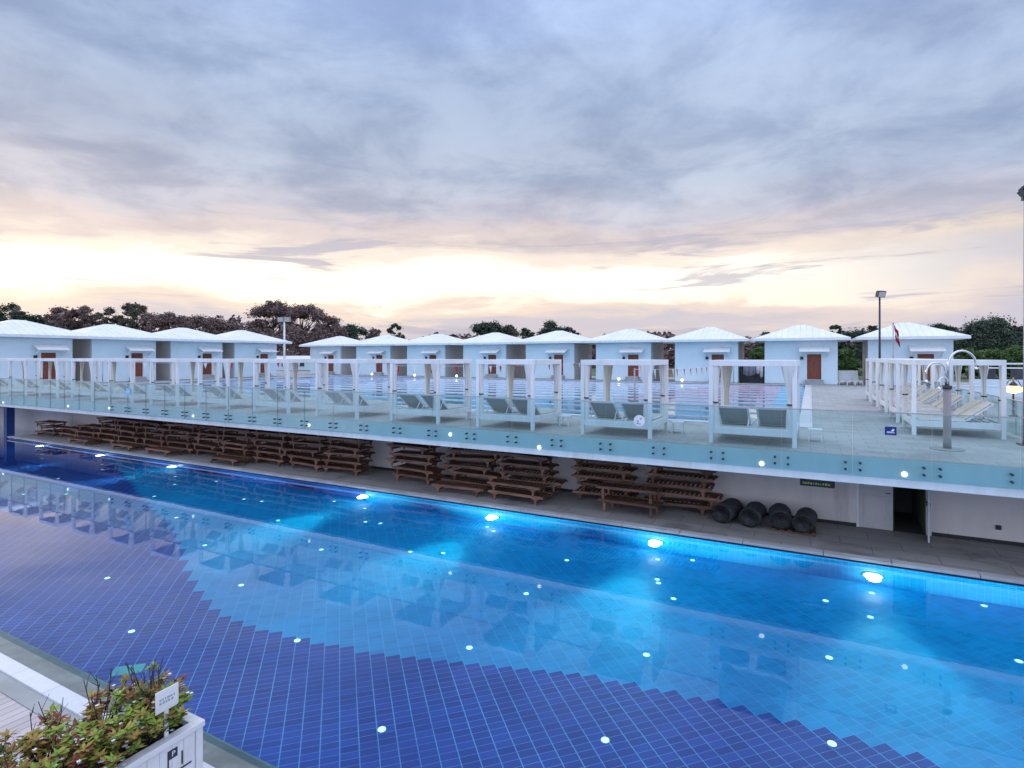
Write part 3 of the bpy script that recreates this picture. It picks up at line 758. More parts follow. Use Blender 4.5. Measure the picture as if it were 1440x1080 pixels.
# ------------------------------------------------------------------ pool lights
lamp_px = [374,1660]
LX = [-35.67,-29.82,-24.14,-13.42,-8.37,-3.54,1.2,6.1]
for i, x in enumerate(LX):
    o = thing('pool_lamp', 'bright round underwater lamp in the far pool wall, %s from the left' % ordw(i+1), 'pool lamp', (x,YE,-.66), 0, 'underwater lamps in the far pool wall')
    Mx = Matrix.Rotation(R(90),4,'X')
    m = MB(); m.lathe([(.21,.0),(.21,.03),(.175,.045)], 24, Mx); m.build('rim', 'white', o)
    m = MB(); m.lathe([(.17,.046),(.155,.09),(.11,.13),(.05,.15)], 24, Mx); m.build('lens', 'lamp_pool', o)
    ld = bpy.data.lights.new('pool_beam', 'SPOT'); ld.energy = 2000; ld.color = (.45,1.,.76); ld.spot_size = R(44); ld.spot_blend = 1.; ld.shadow_soft_size = .24
    lo = bpy.data.objects.new('pool_beam', ld); COL.objects.link(lo); lo.parent = o
    lo.location = (0,-.42,0); lo.rotation_euler = (R(90-6),0,R(180))
    ld = bpy.data.lights.new('lamp_halo', 'POINT'); ld.energy = 11; ld.color = (.97,1.,.82); ld.shadow_soft_size = .14
    lo = bpy.data.objects.new('lamp_halo', ld); COL.objects.link(lo); lo.parent = o; lo.location = (0,-.20,0)
for i in range(9):                                 # unseen lamps added along the near wall to brighten the far one
    x = -36.+5.6*i
    o = thing('pool_lamp', 'added unseen underwater lamp in the near pool wall below the camera, %s from the left' % ordw(i+1), 'pool lamp', (x,YN-.1,-.55), R(180), 'added underwater lamps in the near pool wall')
    m = MB(); m.lathe([(.21,.0),(.21,.03),(.175,.045)], 24, Mx); m.build('rim', 'white', o)
    m = MB(); m.lathe([(.17,.046),(.155,.09),(.11,.13),(.05,.15)], 24, Mx); m.build('lens', 'lamp_pool', o)
    ld = bpy.data.lights.new('pool_beam', 'SPOT'); ld.energy = 8000; ld.color = (.42,1.,.85); ld.spot_size = R(40); ld.spot_blend = 1.; ld.shadow_soft_size = .10
    lo = bpy.data.objects.new('pool_beam', ld); COL.objects.link(lo); lo.parent = o
    lo.location = (0,-.26,0); lo.rotation_euler = (R(90+11),0,R(180))
dots = [(59,639),(59,645),(144,653),(144,660),(246,670),(246,681),(513,715),(514,734),(694,747),(685,741),(925,787),(924,815),(926,820),(1226,834),(1224,868),
        (535,736),(470,705),(391,732),(368,705),(452,773),(623,778),(339,823),(660,911),(909,921),(740,835),(797,788),(974,788),(947,842),(1161,845),(1382,849),
        (1166,925),(1433,930),(217,698),(304,677),(343,702),(248,728),(288,767),(577,776),(82,673)]
ddark = [(151,813),(185,888),(418,901),(537,1026),(851,1041),(1170,1046),(93,695),(33,695)]
dm = None
for lst, txt in ((sorted(dots), 'small round light in the bright blue pool floor, %s from the left'), (sorted(ddark), 'small round light among the dark navy floor tiles, %s from the left')):
    for i, (px, py) in enumerate(lst):
        x, y = floor_pt(px, py)
        if y > YE-.15: y = YE-.2
        if dm is None:
            m = MB(); m.lathe([(.056,.004),(.056,.014),(.04,.020)], 14); dm = m.build('floor_light', 'lamp_dot', None, (x,y,-FD)); o = dm
        else: o = dm.copy(); COL.objects.link(o); o.location = (x,y,-FD)
        tag(o, txt % ordw(i+1), 'floor light', 'small lights in the pool floor')
x, y = floor_pt(180, 943)
m = MB(); m.box(-.22,-.13,.004,.22,.13,.03)
for k in range(9): m.box(-.19+k*.045,-.1,.0305,-.17+k*.045,.1,.036)
tag(m.build('drain_cover', 'teal_plate', None, (x,y,-FD), (0,0,R(45))), 'turquoise rectangular drain cover on the dark pool floor near the planter', 'drain cover')

# ------------------------------------------------------------------ planter and its sign
PXR, PYF, PZ = -5.42, 3.53, .92
p = thing('planter', 'white slatted planter box with a dark emblem at the pool corner', 'planter', (PXR,PYF,.08))
ph, pw_, pl_ = PZ-.08, .72, 2.3
m = MB()
for k in range(int(pl_/.115)):
    y1 = -.05-k*.115; m.box(-.022,y1-.112,.05,0,y1,ph-.06)
for k in range(int((pw_-.1)/.115)):
    x1 = -.05-k*.115; m.box(x1-.112,-.022,.05,x1,0,ph-.06)
m.build('side_board', 'planter_paint', p, bevel=.006)
m = MB(); m.box(-pw_,-pl_,.05,-pw_+.02,0,ph-.06); m.box(-pw_,-pl_,.05,0,-pl_+.02,ph-.06); m.build('back_board', 'planter_paint', p)
for sx, sy in ((0,0),(-pw_,0),(0,-pl_),(-pw_,-pl_)):
    m = MB(); m.box(sx-.045,sy-.045,0,sx+.02,sy+.02,ph-.061); m.build('corner_post', 'planter_paint', p, bevel=.005)
m = MB(); m.box(-.07,-pl_-.03,ph-.06,.035,.035,ph); m.box(-pw_-.03,-.07,ph-.06,-.071,.035,ph); m.box(-pw_-.03,-pl_-.03,ph-.06,-pw_+.07,-.071,ph)
m.build('rim', 'planter_paint', p, bevel=.008)
m = MB(); m.box(-pw_+.03,-pl_+.03,ph-.16,-.03,-.03,ph-.10); m.build('soil', 'soil', p)
em = MB(); ey, ez = -.09, ph-.12        # emblem on the long face: bracket frame, square, bar
em.box(.001,ey-.235,ez-.24,.006,ey-.222,ez); em.box(.001,ey-.221,ez-.24,.006,ey,ez-.226); em.box(.001,ey-.221,ez-.085,.006,ey-.14,ez)
em.box(.001,ey-.10,ez-.20,.006,ey-.086,ez-.07)
embl = em.build('emblem', 'ink', p)
text('P', .07, 'white', embl, (.007,ey-.18,ez-.043), (R(90),0,R(90)), ext=.001)
sg = thing('notice_sign', 'small white notice on a stake standing in the planter', 'sign', (PXR-.06,PYF-.30,PZ-.12))
m = MB(); m.box(-.008,-.018,0,.008,.018,.5); m.build('stake', 'white', sg)
m = MB(); m.box(.009,-.11,.38,.018,.11,.59); bd = m.build('board', 'white', sg, bevel=.004)
m = MB(); q = random.Random(9)
for r_ in range(2):
    y = -.075
    while y < .06:
        w_ = q.uniform(.012,.026); m.box(.0185,y,.49-r_*.032,.0195,y+w_,.51-r_*.032); y += w_+q.uniform(.006,.012)
m.build('lettering', 'grey_ink', sg)
# shrubs
def leaf(m, p, d, ln, wd, q):
    d = d.normalized(); s = d.cross(Vector((q.uniform(-.3,.3),q.uniform(-.3,.3),1))).normalized(); n = s.cross(d)
    a = p+d*ln*.5+n*ln*.06; b = p+d*ln-n*ln*.08
    m.add([p, a-s*wd-n*wd*.3, b, a+s*wd-n*wd*.3, a], [(0,1,4),(1,2,4),(4,2,3),(0,4,3)])
def shrub(label, x, y, h, sd, mats, bare=0):
    q = random.Random(sd); o = thing('planter_shrub', label, 'shrub', (x,y,PZ-.08), 0, 'flowering shrubs in the planter')
    st = MB(); lv = [MB() for _ in mats]; fl = MB()
    for k in range(19):
        a = q.uniform(0, 2*math.pi); sp = q.uniform(.04,.30); hh = h*q.uniform(.55,1.05)
        top = Vector((sp*math.cos(a), sp*math.sin(a), hh)); mid = top*.5+Vector((q.uniform(-.03,.03),q.uniform(-.03,.03),.03))
        st.tube([(q.uniform(-.03,.03),q.uniform(-.03,.03),0), mid, top], [.008,.006,.003], 5)
        mi = q.choices(range(len(mats)), [4,2,2][:len(mats)])[0]
        for base, cnt in ((top,11),(top*.8+mid*.2,6),(mid*.55+top*.45,5),(mid*.8+top*.2,3)):
            base = Vector(base)
            for j in range(cnt):
                w_ = q.uniform(0, 2*math.pi); el = q.uniform(-.1,.9)
                mj = mi if q.random() < .7 else q.randrange(len(mats))
                leaf(lv[mj], base, Vector((math.cos(w_),math.sin(w_),el)), q.uniform(.055,.105), q.uniform(.012,.022), q)
        if q.random() < .5:
            for j in range(3):
                c_ = top+Vector((q.uniform(-.06,.06),q.uniform(-.06,.06),q.uniform(-.08,.02)))
                for w_ in range(5): leaf(fl, c_, Vector((math.cos(w_*1.256),math.sin(w_*1.256),.5)), .022, .008, q)
    for k in range(bare):
        a = q.uniform(0, 2*math.pi); b = Vector((q.uniform(-.1,.1),q.uniform(-.1,.1),h*.5)); d = Vector((math.cos(a)*.25,math.sin(a)*.25,1))
        tip = b+d*h*q.uniform(.7,1.0); st.tube([b, (b+tip)/2+Vector((.02,0,0)), tip], [.006,.005,.003], 5)
        for j in range(3):
            s_ = b.lerp(tip, q.uniform(.45,.9)); st.tube([s_, s_+Vector((q.uniform(-.07,.07),q.uniform(-.07,.07),q.uniform(.05,.13)))], [.003,.0018], 4)
    st.build('stem', 'twig', o)
    for m_, nm in zip(lv, mats):
        if m_.v: m_.build('foliage', nm, o)
    if fl.v: fl.build('blossom', 'white_cloth', o)
    return o
G, RD, AM = 'leaf_planter', 'leaf_red', 'leaf_amber'
for i, (dx, dy, h, mats, bare, lab) in enumerate((
    (-.30,-.14,.44,(G,AM),0,'bright green shrub at the planter corner beside the notice'),
    (-.50,-.22,.46,(G,RD,AM),8,'leafy shrub with tall bare twigs at the pool end of the planter'),
    (-.22,-.62,.42,(G,AM),0,'green rosette shrub just left of the notice stake'),
    (-.56,-.62,.48,(AM,G,RD),5,'amber and green shrub with dead twigs in the middle of the planter'),
    (-.22,-1.05,.38,(G,AM,RD),0,'low green shrub over the planter rim at the bottom of the photo'),
    (-.58,-1.05,.46,(RD,AM,G),3,'reddish shrub along the back edge of the planter'),
    (-.36,-1.48,.42,(AM,RD,G),3,'red and amber shrub low in the bottom left corner'),
    (-.66,-1.45,.44,(G,RD,AM),8,'thin shrub of bare twigs and a few rosettes at the left of the planter'),
    (-.14,-.40,.30,(G,AM),0,'low green shrub at the rim under the notice board'),
    (-.13,-.84,.30,(G,AM,RD),0,'low leafy shrub pressed to the long rim of the planter'),
    (-.15,-1.28,.32,(G,AM),0,'bright low shrub over the rim above the emblem side'),
    (-.3,-1.95,.40,(G,AM),0,'green shrub at the near end of the planter'))):
    shrub(lab, PXR+dx, PYF+dy, h, 40+i, mats, bare)

# ------------------------------------------------------------------ shower, masts, lamp, signs on the right
o = thing('outdoor_shower', 'outdoor shower with grey post and curved chrome arms on the terrace', 'shower', (2.87,16.69,ZD))
m = MB(); m.lathe([(.34,0),(.34,.02),(.30,.028)], 32); m.build('base_ring', 'grey_strip', o)
m = MB(); m.lathe([(.085,.02),(.082,.2),(.078,1.46)], 16); m.build('post', 'post_grey', o)
m = MB(); m.lathe([(.095,1.44),(.095,1.52)], 16); m.build('collar', 'dark_metal', o)
def arc(dx, dy, z0, rad, side, drop, r):
    pts = [(dx,dy,1.5),(dx,dy,z0)]
    for k in range(1, 13):
        a = math.pi*k/12; pts.append((dx+side*rad*(1-math.cos(a))*CT, dy+side*rad*(1-math.cos(a))*ST, z0+rad*math.sin(a)))
    e_ = pts[-1]; pts.append((e_[0],e_[1],e_[2]-drop)); m = MB(); m.tube(pts, r, 8)
    am = m.build('arm', 'chrome', o)
    m = MB(); m.lathe([(.022,0),(.05,-.05),(.05,-.065)], 14, Matrix.Translation((e_[0],e_[1],e_[2]-drop))); m.build('shower_head', 'chrome', am)
arc(.02,.01,2.02,.33,1,.05,.026); arc(-.03,.0,1.84,.23,-1,.18,.022); arc(-.0,-.04,1.62,.10,-1,.12,.018)
def floodmast(label, x, y, z0, h, r, heads, mt_):
    o = thing('floodlight_mast', label, 'floodlight', (x,y,z0))
    m = MB(); m.tube([(0,0,0),(0,0,h*.5),(0,0,h)], [r,r*.85,r*.7], 12); m.build('mast', mt_, o)
    m = MB(); m.box(-.16,-.16,0,.16,.16,.03); m.build('base_plate', 'dark_metal', o)
    if len(heads) > 1: m = MB(); m.box(-.6,-.04,h-.1,.6,.04,h-.03, Matrix.Rotation(-TH*-1,4,'Z')); m.build('cross_arm', mt_, o)
    for (ox, sc, tilt, rz) in heads:
        M = Matrix.Rotation(TH,4,'Z') @ Matrix.Translation((ox,-.05,h+.08)) @ Matrix.Rotation(rz,4,'Z') @ Matrix.Rotation(tilt,4,'X')
        m = MB(); m.box(-.22*sc,-.12*sc,-.16*sc,.22*sc,.02*sc,.16*sc,M); m.box(-.17*sc,.021*sc,-.11*sc,.17*sc,.10*sc,.11*sc,M); hd = m.build('lamp_head', 'dark_metal' if mt_ != 'white' else 'grey_metal', o)
        m = MB(); m.box(-.19*sc,-.128*sc,-.13*sc,.19*sc,-.121*sc,.13*sc,M); m.build('lens', 'chrome', hd)
        m = MB(); m.box(-.03,-.03,h-.12,.03,.03,h+.02,Matrix.Rotation(TH,4,'Z') @ Matrix.Translation((ox,0,0))); m.build('bracket', 'dark_metal', hd)
x, y = atz(1443.5, 626, ZD); z = aty(1438, 276, y)[2]
floodmast('tall grey floodlight mast with a black lamp at the right photo edge', x, y, ZD, z-ZD, .075, [(-.08,.9,R(-35),R(60))], 'grey_metal')
x, y, z = aty(1237, 415, 44.); floodmast('slim floodlight mast behind the right hand row of cabanas', x, y, ZD, z-ZD, .075, [(.0,1.3,R(20),R(10))], 'dark_metal')
x, y, z = aty(400, 450, 56.5); floodmast('pale twin headed floodlight mast between the cabin rows', x, y, ZD, z-ZD, .16, [(-.5,1.9,R(20),0),(.5,1.9,R(20),0)], 'white')
x, y, z = aty(1256, 455, 47.); o = thing('flagpole', 'thin pole with a hanging red and white flag before the end cabin', 'flag', (x,y,ZD)); h = z-ZD
m = MB(); m.tube([(0,0,0),(0,0,h)], .03, 8); m.lathe([(.05,h),(.05,h+.05)], 10); m.build('pole', 'grey_metal', o)
for nm, mt_, z0, z1 in (('red_band','red',h-.1,h-.5),('white_band','white_cloth',h-.5,h-.8),('red_band','red',h-.8,h-1.2)):
    m = MB(); n = 10; vs = []
    for i in range(n+1):
        tt = i/n
        for zz in (z0, z1): vs.append((.04+.24*tt+(h-zz)*.10, .09*math.sin(tt*9+zz*2), zz-.45*tt))
    m.add(vs, [(2*i,2*i+1,2*i+3,2*i+2) for i in range(n)], True); fo = m.build(nm, mt_, o)
    fo.modifiers.new('solid', 'SOLIDIFY').thickness = .015
# warm lantern
x, y, z = aty(1425, 548, 27.); o = thing('garden_lantern', 'lit bowl lantern on a black post behind the glass at right', 'lantern', (x,y,ZD)); h = z-ZD
m = MB(); m.lathe([(.14,0),(.14,.04),(.04,.08),(.03,h-.14)], 12); m.build('post', 'black', o)
m = MB(); m.lathe([(.05,h-.14),(.26,h-.06),(.34,h+.02),(.30,h+.08),(.10,h+.14)], 20); m.build('bowl', 'lamp_warm', o)
m = MB(); m.lathe([(.12,h+.141),(.13,h+.18),(.03,h+.30),(.02,h+.45)], 14); m.tube([(-.25,0,h+.08),(-.14,0,h+.32),(0,0,h+.4)], .014, 6); m.tube([(.25,0,h+.08),(.14,0,h+.32),(0,0,h+.4)], .014, 6); m.build('cap', 'black', o)
ld = bpy.data.lights.new('lantern_light', 'POINT'); ld.energy = 60; ld.color = (1,.7,.4); ld.shadow_soft_size = .3
lo = bpy.data.objects.new('lantern_light', ld); COL.objects.link(lo); lo.parent = o; lo.location = (0,0,h+.7)
# signs on the glass / floor
gy = YE-.131
x, _, z = aty(899, 591.5, gy); o = thing('round_sign', 'round white sign with a number on the glass before the second cabana', 'sign', (x,gy,z))
m = MB(); m.lathe([(.145,0),(.145,.006)], 32, Matrix.Rotation(R(90),4,'X'), False); m.build('disc', 'white', o)
text('2', .13, 'ink', o, (-.04,-.008,-.045), (R(90),0,0))
m = MB(); m.prism([(.02,.03),(.035,.02),(.055,.055),(.075,.085),(.05,.08)], -.009, -.0065, 'y'); m.build('arrow_mark', 'ink', o)
m = MB(); m.box(-.01,-.009,-.09,.05,-.0065,-.08); m.build('underline', 'ink', o)
x, _, z = aty(1252.5, 606, gy); o = thing('blue_sign', 'small navy blue sign with white emblem on the glass near the shower', 'sign', (x,gy,z))
m = MB(); m.box(-.105,-.006,-.09,.105,0,.09); m.build('board', 'navy', o)
m = MB(); m.box(-.07,-.008,-.045,.07,-.0065,-.03); m.box(-.07,-.008,-.022,.03,-.0065,-.012); m.prism([(.0,.0),(.055,-.01),(.07,.035),(.035,.05),(.02,.02)], -.008, -.0065, 'y'); m.build('emblem', 'white', o)
x, _, z = aty(180, 551, gy); o = thing('blue_square_sign', 'light blue square sticker on the glass at the left', 'sign', (x,gy,z))
m = MB(); m.box(-.16,-.006,-.16,.16,0,.16); m.build('board', 'rope_blue', o); m = MB(); m.box(-.08,-.008,-.02,.08,-.0065,.03); m.build('mark', 'white', o)

# ------------------------------------------------------------------ far side details
o = thing('screen_fence', 'white fence with dark panels behind the right hand cabanas', 'fence', (9.4,47,ZD))
for k in range(10):
    m = MB(); m.box(1.6*k-.06,-.06,0,1.6*k+.06,.06,1.85); m.build('post', 'white', o)
m = MB(); m.box(0,-.04,1.72,14.4,.04,1.82); m.box(0,-.04,1.45,14.4,.04,1.53); m.build('rail', 'white', o)
for k in range(9):
    m = MB(); m.box(1.6*k+.061,-.03,.0,1.6*k+1.539,.03,.75); m.build('panel', 'plaster', o)
    m = MB(); m.box(1.6*k+.35,-.02,.76,1.6*k+1.2,.02,1.4); m.build('dark_panel', 'dark_metal', o)
o = thing('low_wall', 'long low white wall beyond the glass screen on the right', 'wall', (6.2,40,ZD)); m = MB(); m.box(0,0,0,20,.3,.55); m.box(-.03,-.03,.551,20.03,.33,.60); m.build('wall', 'plaster', o)
# towel trolley between two cabins and white loungers beyond
o = thing('towel_rack', 'rack with grey and white towels between two cabins', 'rack', (-4.3,50.9,ZD))
m = MB()
for x in (-.85,.85): m.tube([(x,0,0),(x,0,1.9)], .03, 8)
m.tube([(-.85,0,1.9),(.85,0,1.9)], .03, 8); m.build('rack_frame', 'dark_metal', o)
for x0, x1, zl, mt_ in ((-.7,.25,.75,'towel'),(.32,.55,.9,'white_cloth'),(.6,.8,.6,'white_cloth')):
    m = MB(); n = 10; vs = []
    for i in range(n+1):
        xx = x0+(x1-x0)*i/n; s_ = .06*math.sin(i*1.7); sag = .25*math.sin(math.pi*i/n)
        vs += [(xx,-.05+s_*.3,1.93),(xx,-.06+s_,zl-sag*.5)]
    m.add(vs, [(2*i,2*i+1,2*i+3,2*i+2) for i in range(n)], True); to = m.build('towel', mt_, o); to.modifiers.new('solid', 'SOLIDIFY').thickness = .02
m = MB(); m.box(-1.2,.5,0,1.2,.9,1.6); tag(m.build('storage_bin', 'dark_metal', None, (-4.3,51.3,ZD)), 'dark storage bin in the gap behind the towel rack', 'bin')
for k in range(3):
    o = thing('plastic_lounger', 'white plastic lounger stacked upright in the gap between the end cabins, %s from the left' % ordw(k+1), 'lounger', (2.25+.42*k,52+.1*k,ZD), R(8*k), 'white loungers between cabins')
    m = MB(); m.box(-.3,-.03,.35,.3,.03,1.15,Matrix.Rotation(R(-12),4,'X')); m.build('backrest', 'white', o, bevel=.02)
    m = MB(); m.box(-.3,-.9,.28,.3,.05,.36); m.build('seat', 'white', o)
    for sx in (-.26,.26):
        for sy in (-.85,0): 
            m = MB(); m.box(sx-.03,sy-.03,0,sx+.03,sy+.03,.28); m.build('leg', 'white', o)
o = thing('service_house', 'low pale house with small windows far behind, between the cabin rows', 'house', (*atd(412,510,100)[:2],2.2), TH)
m = MB(); m.box(-6,0,0,6,5,1.9); m.build('wall', 'plaster', o); m = MB(); m.prism([(-.5,1.901),(5.5,1.901),(2.5,2.6)], -6.4, 6.4, 'x'); m.build('roof', 'roof', o)
for x in (-4.2,-1.4,1.4,4.2):
    m = MB(); m.box(x-.6,-.05,.7,x+.6,-.002,1.5); m.build('window', 'dark_metal', o)

# ------------------------------------------------------------------ trees
def crown_points(q, kind, w, h, n):
    """clump centres and radii of the crown, base at z=0"""
    out = []
    if kind == 'umbrella':
        for i in range(n):
            a = q.uniform(0, 2*math.pi); r = w*.5*math.sqrt(q.random())*.92; out.append((r*math.cos(a), r*math.sin(a), h*(.80+.14*math.cos(r/(w*.5)*1.4))+q.uniform(-.05,.05)*h, w*q.uniform(.10,.17)))
    elif kind == 'dome':
        for i in range(n):
            a = q.uniform(0, 2*math.pi); z = q.random()**.8; r = w*.5*math.sqrt(max(.03, 1-(z)**2))*math.sqrt(q.uniform(.35,1)); out.append((r*math.cos(a), r*math.sin(a), h*(.10+.84*z), w*q.uniform(.09,.17)))
    else:
        for i in range(n):
            a = q.uniform(0, 2*math.pi); z = q.random(); r = w*.5*(.35+.75*math.sin(math.pi*min(1, z*.85+.12)))*math.sqrt(q.random()); out.append((r*math.cos(a), r*math.sin(a), h*(.15+.80*z), w*q.uniform(.07,.16)))
    return out
def tree(label, u, vt, wpx, d, kind, mat, sd, dens=1., cat='tree', nm='tree', leafsz=1.):
    q = random.Random(sd); x, y, zt = atd(u, vt, d); w = wpx*d/F; h = zt-2.2
    o = thing(nm, label, cat, (x,y,2.2), q.uniform(0,6), 'trees beyond the cabins')
    cl = crown_points(q, kind, w, h, int((26 if kind == 'umbrella' else 34)*dens)+5)
    tr = MB(); rt = .02*h+.05; b0 = h*(.55 if kind == 'umbrella' else .35)
    lean = Vector((q.uniform(-.05,.05)*h, q.uniform(-.05,.05)*h, 0))
    fk = lean*.6+Vector((0,0,b0))
    tr.tube([(0,0,-.1), lean*.3+Vector((0,0,b0*.5)), fk, lean+Vector((0,0,h*.78))], [rt,rt*.8,rt*.6,rt*.15], 8)
    for c in cl[:12]:
        e_ = Vector(c[:3]); s_ = fk.lerp(lean+Vector((0,0,h*.75)), q.uniform(0,.6)); tr.tube([s_, s_.lerp(e_,.5)+Vector((0,0,-.03*h)), e_], [rt*.32,rt*.22,rt*.08], 5)
    tr.build('trunk', 'bark', o)
    m = MB(); sz = max(.10, d/F*1.5)*leafsz
    for (cx, cy, cz, r) in cl:
        nl = int(min(260, 60*(r/sz)**1.6*.4+40))
        for k in range(nl):
            v = Vector((q.gauss(0,1), q.gauss(0,1), q.gauss(0,1))).normalized()*r*abs(q.gauss(.62,.32)); v.z *= .72
            p = Vector((cx,cy,cz))+v; a = Vector((q.uniform(-1,1),q.uniform(-1,1),q.uniform(-.6,.6))).normalized(); b = a.cross(Vector((q.uniform(-1,1),q.uniform(-1,1),q.uniform(-1,1)))).normalized()
            s = sz*q.uniform(.6,1.3); m.add([p-a*s, p+b*s*.5, p+a*s, p-b*s*.5], [(0,1,2,3)])
    m.build('crown', mat, o)
    return o
TR = [(12,424,62,95,'dome','leaf_dark','dark round tree at the left photo edge'), (48,440,44,95,'broad','leaf_dark','dark tree second from the left photo edge'),
 (84,429,58,100,'broad','leaf_brown','brownish tree over the first gap of the left roofs'), (118,428,50,100,'broad','leaf_brown','brown leafed tree above the second left cabin roof'),
 (150,431,44,104,'broad','leaf_olive','thin topped tree left of the tall feathery one'), (188,423,46,104,'broad','leaf_olive','tall feathery tree above the second left cabin'),
 (214,437,46,104,'dome','leaf_brown','brown tree right of the tall feathery one'), (243,442,50,108,'umbrella','leaf_brown','flat crowned pine above the third left cabin'),
 (288,448,64,108,'umbrella','leaf_brown','wide low brown pine above the fourth left cabin'), (325,449,40,108,'dome','leaf_brown','low brown tree left of the big pines'),
 (384,426,66,112,'umbrella','leaf_brown','tallest spreading pine behind the twin headed mast'), (428,431,58,112,'umbrella','leaf_brown','second spreading pine right of the twin headed mast'),
 (462,443,54,112,'dome','leaf_brown','brown round tree right of the big pines'), (362,446,36,108,'broad','leaf_brown','small brown tree left of the tallest pine'),
 (408,462,80,108,'dome','leaf_brown','brown brush under the big pines in the roof gap'), (498,457,60,118,'dome','leaf_dark','low dark tree over the first back row roofs'),
 (528,461,36,118,'dome','leaf_brown','little brown tree over the second back row roof'), (555,453,26,118,'broad','leaf_dark','small dark tree with a pointed top over the back row'),
 (690,456,56,118,'umbrella','leaf_dark','dark flat topped tree above the middle roofs'), (716,457,40,118,'dome','leaf_olive','olive tree right of the dark flat topped one'),
 (742,459,32,118,'broad','leaf_dark','small dark tree in the middle of the skyline'), (778,450,50,118,'dome','leaf_dark','higher dark tree above the middle roofs'), (802,458,26,118,'broad','leaf_dark','small tuft of a tree right of the higher dark one'),
 (852,470,30,118,'dome','leaf_dark','tiny dark treetop between two roofs'), (1078,466,34,90,'dome','leaf_dark','dark treetop left of the cabin at the walkway end'),
 (1174,455,24,90,'broad','leaf_dark','small dark tree left of the slim floodlight mast'), (1200,460,62,90,'dome','leaf_dark','wide dark tree behind the slim floodlight mast'), (1224,455,24,90,'broad','leaf_dark','small dark tree right by the slim mast'),
 (1290,458,26,95,'broad','leaf_dark','little dark tree over the end cabin roof'), (1322,457,40,90,'umbrella','leaf_dark','dark umbrella pine right of the end cabin roof'),
 (1388,449,104,85,'dome','leaf_dark','large round dark green tree at the right'), (1413,445,30,85,'broad','leaf_dark','treetop rising out of the large round tree'), (1440,458,56,85,'dome','leaf_dark','dark green tree at the right photo edge')]
for i, (u, vt, w_, d, k, mt_, lab) in enumerate(TR):
    tree(lab, u, vt, w_, d, k, mt_, 100+i, {'umbrella':1.2,'dome':1.4,'broad':1.25}[k]*(1.8 if w_ > 80 else 1.))
for i, (u, vt, w_, d, mt_, lab) in enumerate(((1068,489,34,66,'leaf_green','green bush in the gap left of the walkway end cabin'), (1188,490,36,66,'leaf_green','green bush between the two end cabins'),
    (1362,490,40,62,'leaf_green','light green bush right of the end cabin'), (1395,493,50,62,'leaf_green','light green bush under the large round tree'), (1428,488,50,62,'leaf_green','light green bush at the right photo edge'))):
    tree(lab, u, vt, w_, d, 'dome', mt_, 300+i, 1.5, 'bush', 'bush')
# far off wood closing the horizon
q = random.Random(77); m = MB()
for k in range(7500):
    u = q.uniform(-150,1600); d = q.uniform(122,150); hh = q.uniform(0,1.)**.8*(13.5 if u < 300 else 12 if u < 500 else 8.2 if u < 1120 else 9)*(.8+.10*math.sin(u*.021)+.07*math.sin(u*.083)+.06*math.sin(u*.31)); x, y, _ = atd(u, 500, d)
    for j in range(5):
        p = Vector((x+q.uniform(-1.4,1.4), y, 2.2+max(.0, hh)+q.uniform(-.5,.5))); a = Vector((q.uniform(-1,1),q.uniform(-1,1),q.uniform(-.6,.6))).normalized(); b = a.cross(Vector((q.uniform(-1,1),q.uniform(-1,1),q.uniform(-1,1)))).normalized(); s = q.uniform(.4,.9)
        m.add([p-a*s, p+b*s*.6, p+a*s, p-b*s*.6], [(0,1,2,3)])
tag(m.build('treeline', 'leaf_brown'), 'far off low wood along the horizon', 'treeline', kind='stuff')

# ------------------------------------------------------------------ sky, sun, camera
GLOW_AZ = 50.
SUN_AZ, SUN_EL = 77., 11.          # degrees left of +Y, elevation
W = bpy.data.worlds.new('World'); SC.world = W; W.use_nodes = True
nt = W.node_tree; nt.nodes.clear()
out = N(nt, 'ShaderNodeOutputWorld')
sky = N(nt, 'ShaderNodeTexSky'); sky.sky_type = 'NISHITA'; sky.sun_disc = False
sky.sun_elevation = R(SUN_EL); sky.sun_rotation = R(-SUN_AZ)
D = N(nt, 'ShaderNodeTexCoord').outputs['Generated']
sp = N(nt, 'ShaderNodeSeparateXYZ'); L(nt, D, sp.inputs[0]); dx, dy, dz = sp.outputs
zc = math_n(nt, 'MAXIMUM', dz, 0.)
def dot(v):
    n = N(nt, 'ShaderNodeVectorMath', operation='DOT_PRODUCT'); L(nt, D, n.inputs[0]); n.inputs[1].default_value = v; return n.outputs['Value']
den = math_n(nt, 'ADD', zc, .16)
cv = N(nt, 'ShaderNodeCombineXYZ'); L(nt, math_n(nt, 'DIVIDE', dx, den), cv.inputs[0]); L(nt, math_n(nt, 'DIVIDE', dy, den), cv.inputs[1]); cv.inputs[2].default_value = 1.7
CP = cv.outputs[0]
n1 = noise(nt, CP, .75, 9, .58, .5)                  # big masses
n2 = noise(nt, mapping(nt, CP, (1.,1.,1.), (0,0,-TH)), 2.6, 8, .6, .3)
az = math_n(nt, 'ARCTAN2', dx, dy)
cs = N(nt, 'ShaderNodeCombineXYZ'); L(nt, math_n(nt, 'MULTIPLY', az, 3.2), cs.inputs[0]); L(nt, math_n(nt, 'MULTIPLY', zc, 34), cs.inputs[1]); cs.inputs[2].default_value = 4.2
n3 = noise(nt, cs.outputs[0], 1.0, 7, .62, .7)       # long streaks near the horizon
zz = math_n(nt, 'ADD', zc, math_n(nt, 'MULTIPLY', math_n(nt, 'SUBTRACT', n1, .5), .16))
zz = math_n(nt, 'ADD', zz, math_n(nt, 'MULTIPLY', math_n(nt, 'SUBTRACT', n3, .5), .06))
def lin(*c): return tuple(((x/255)/12.92 if x <= 10 else (((x/255)+.055)/1.055)**2.4) for x in c)
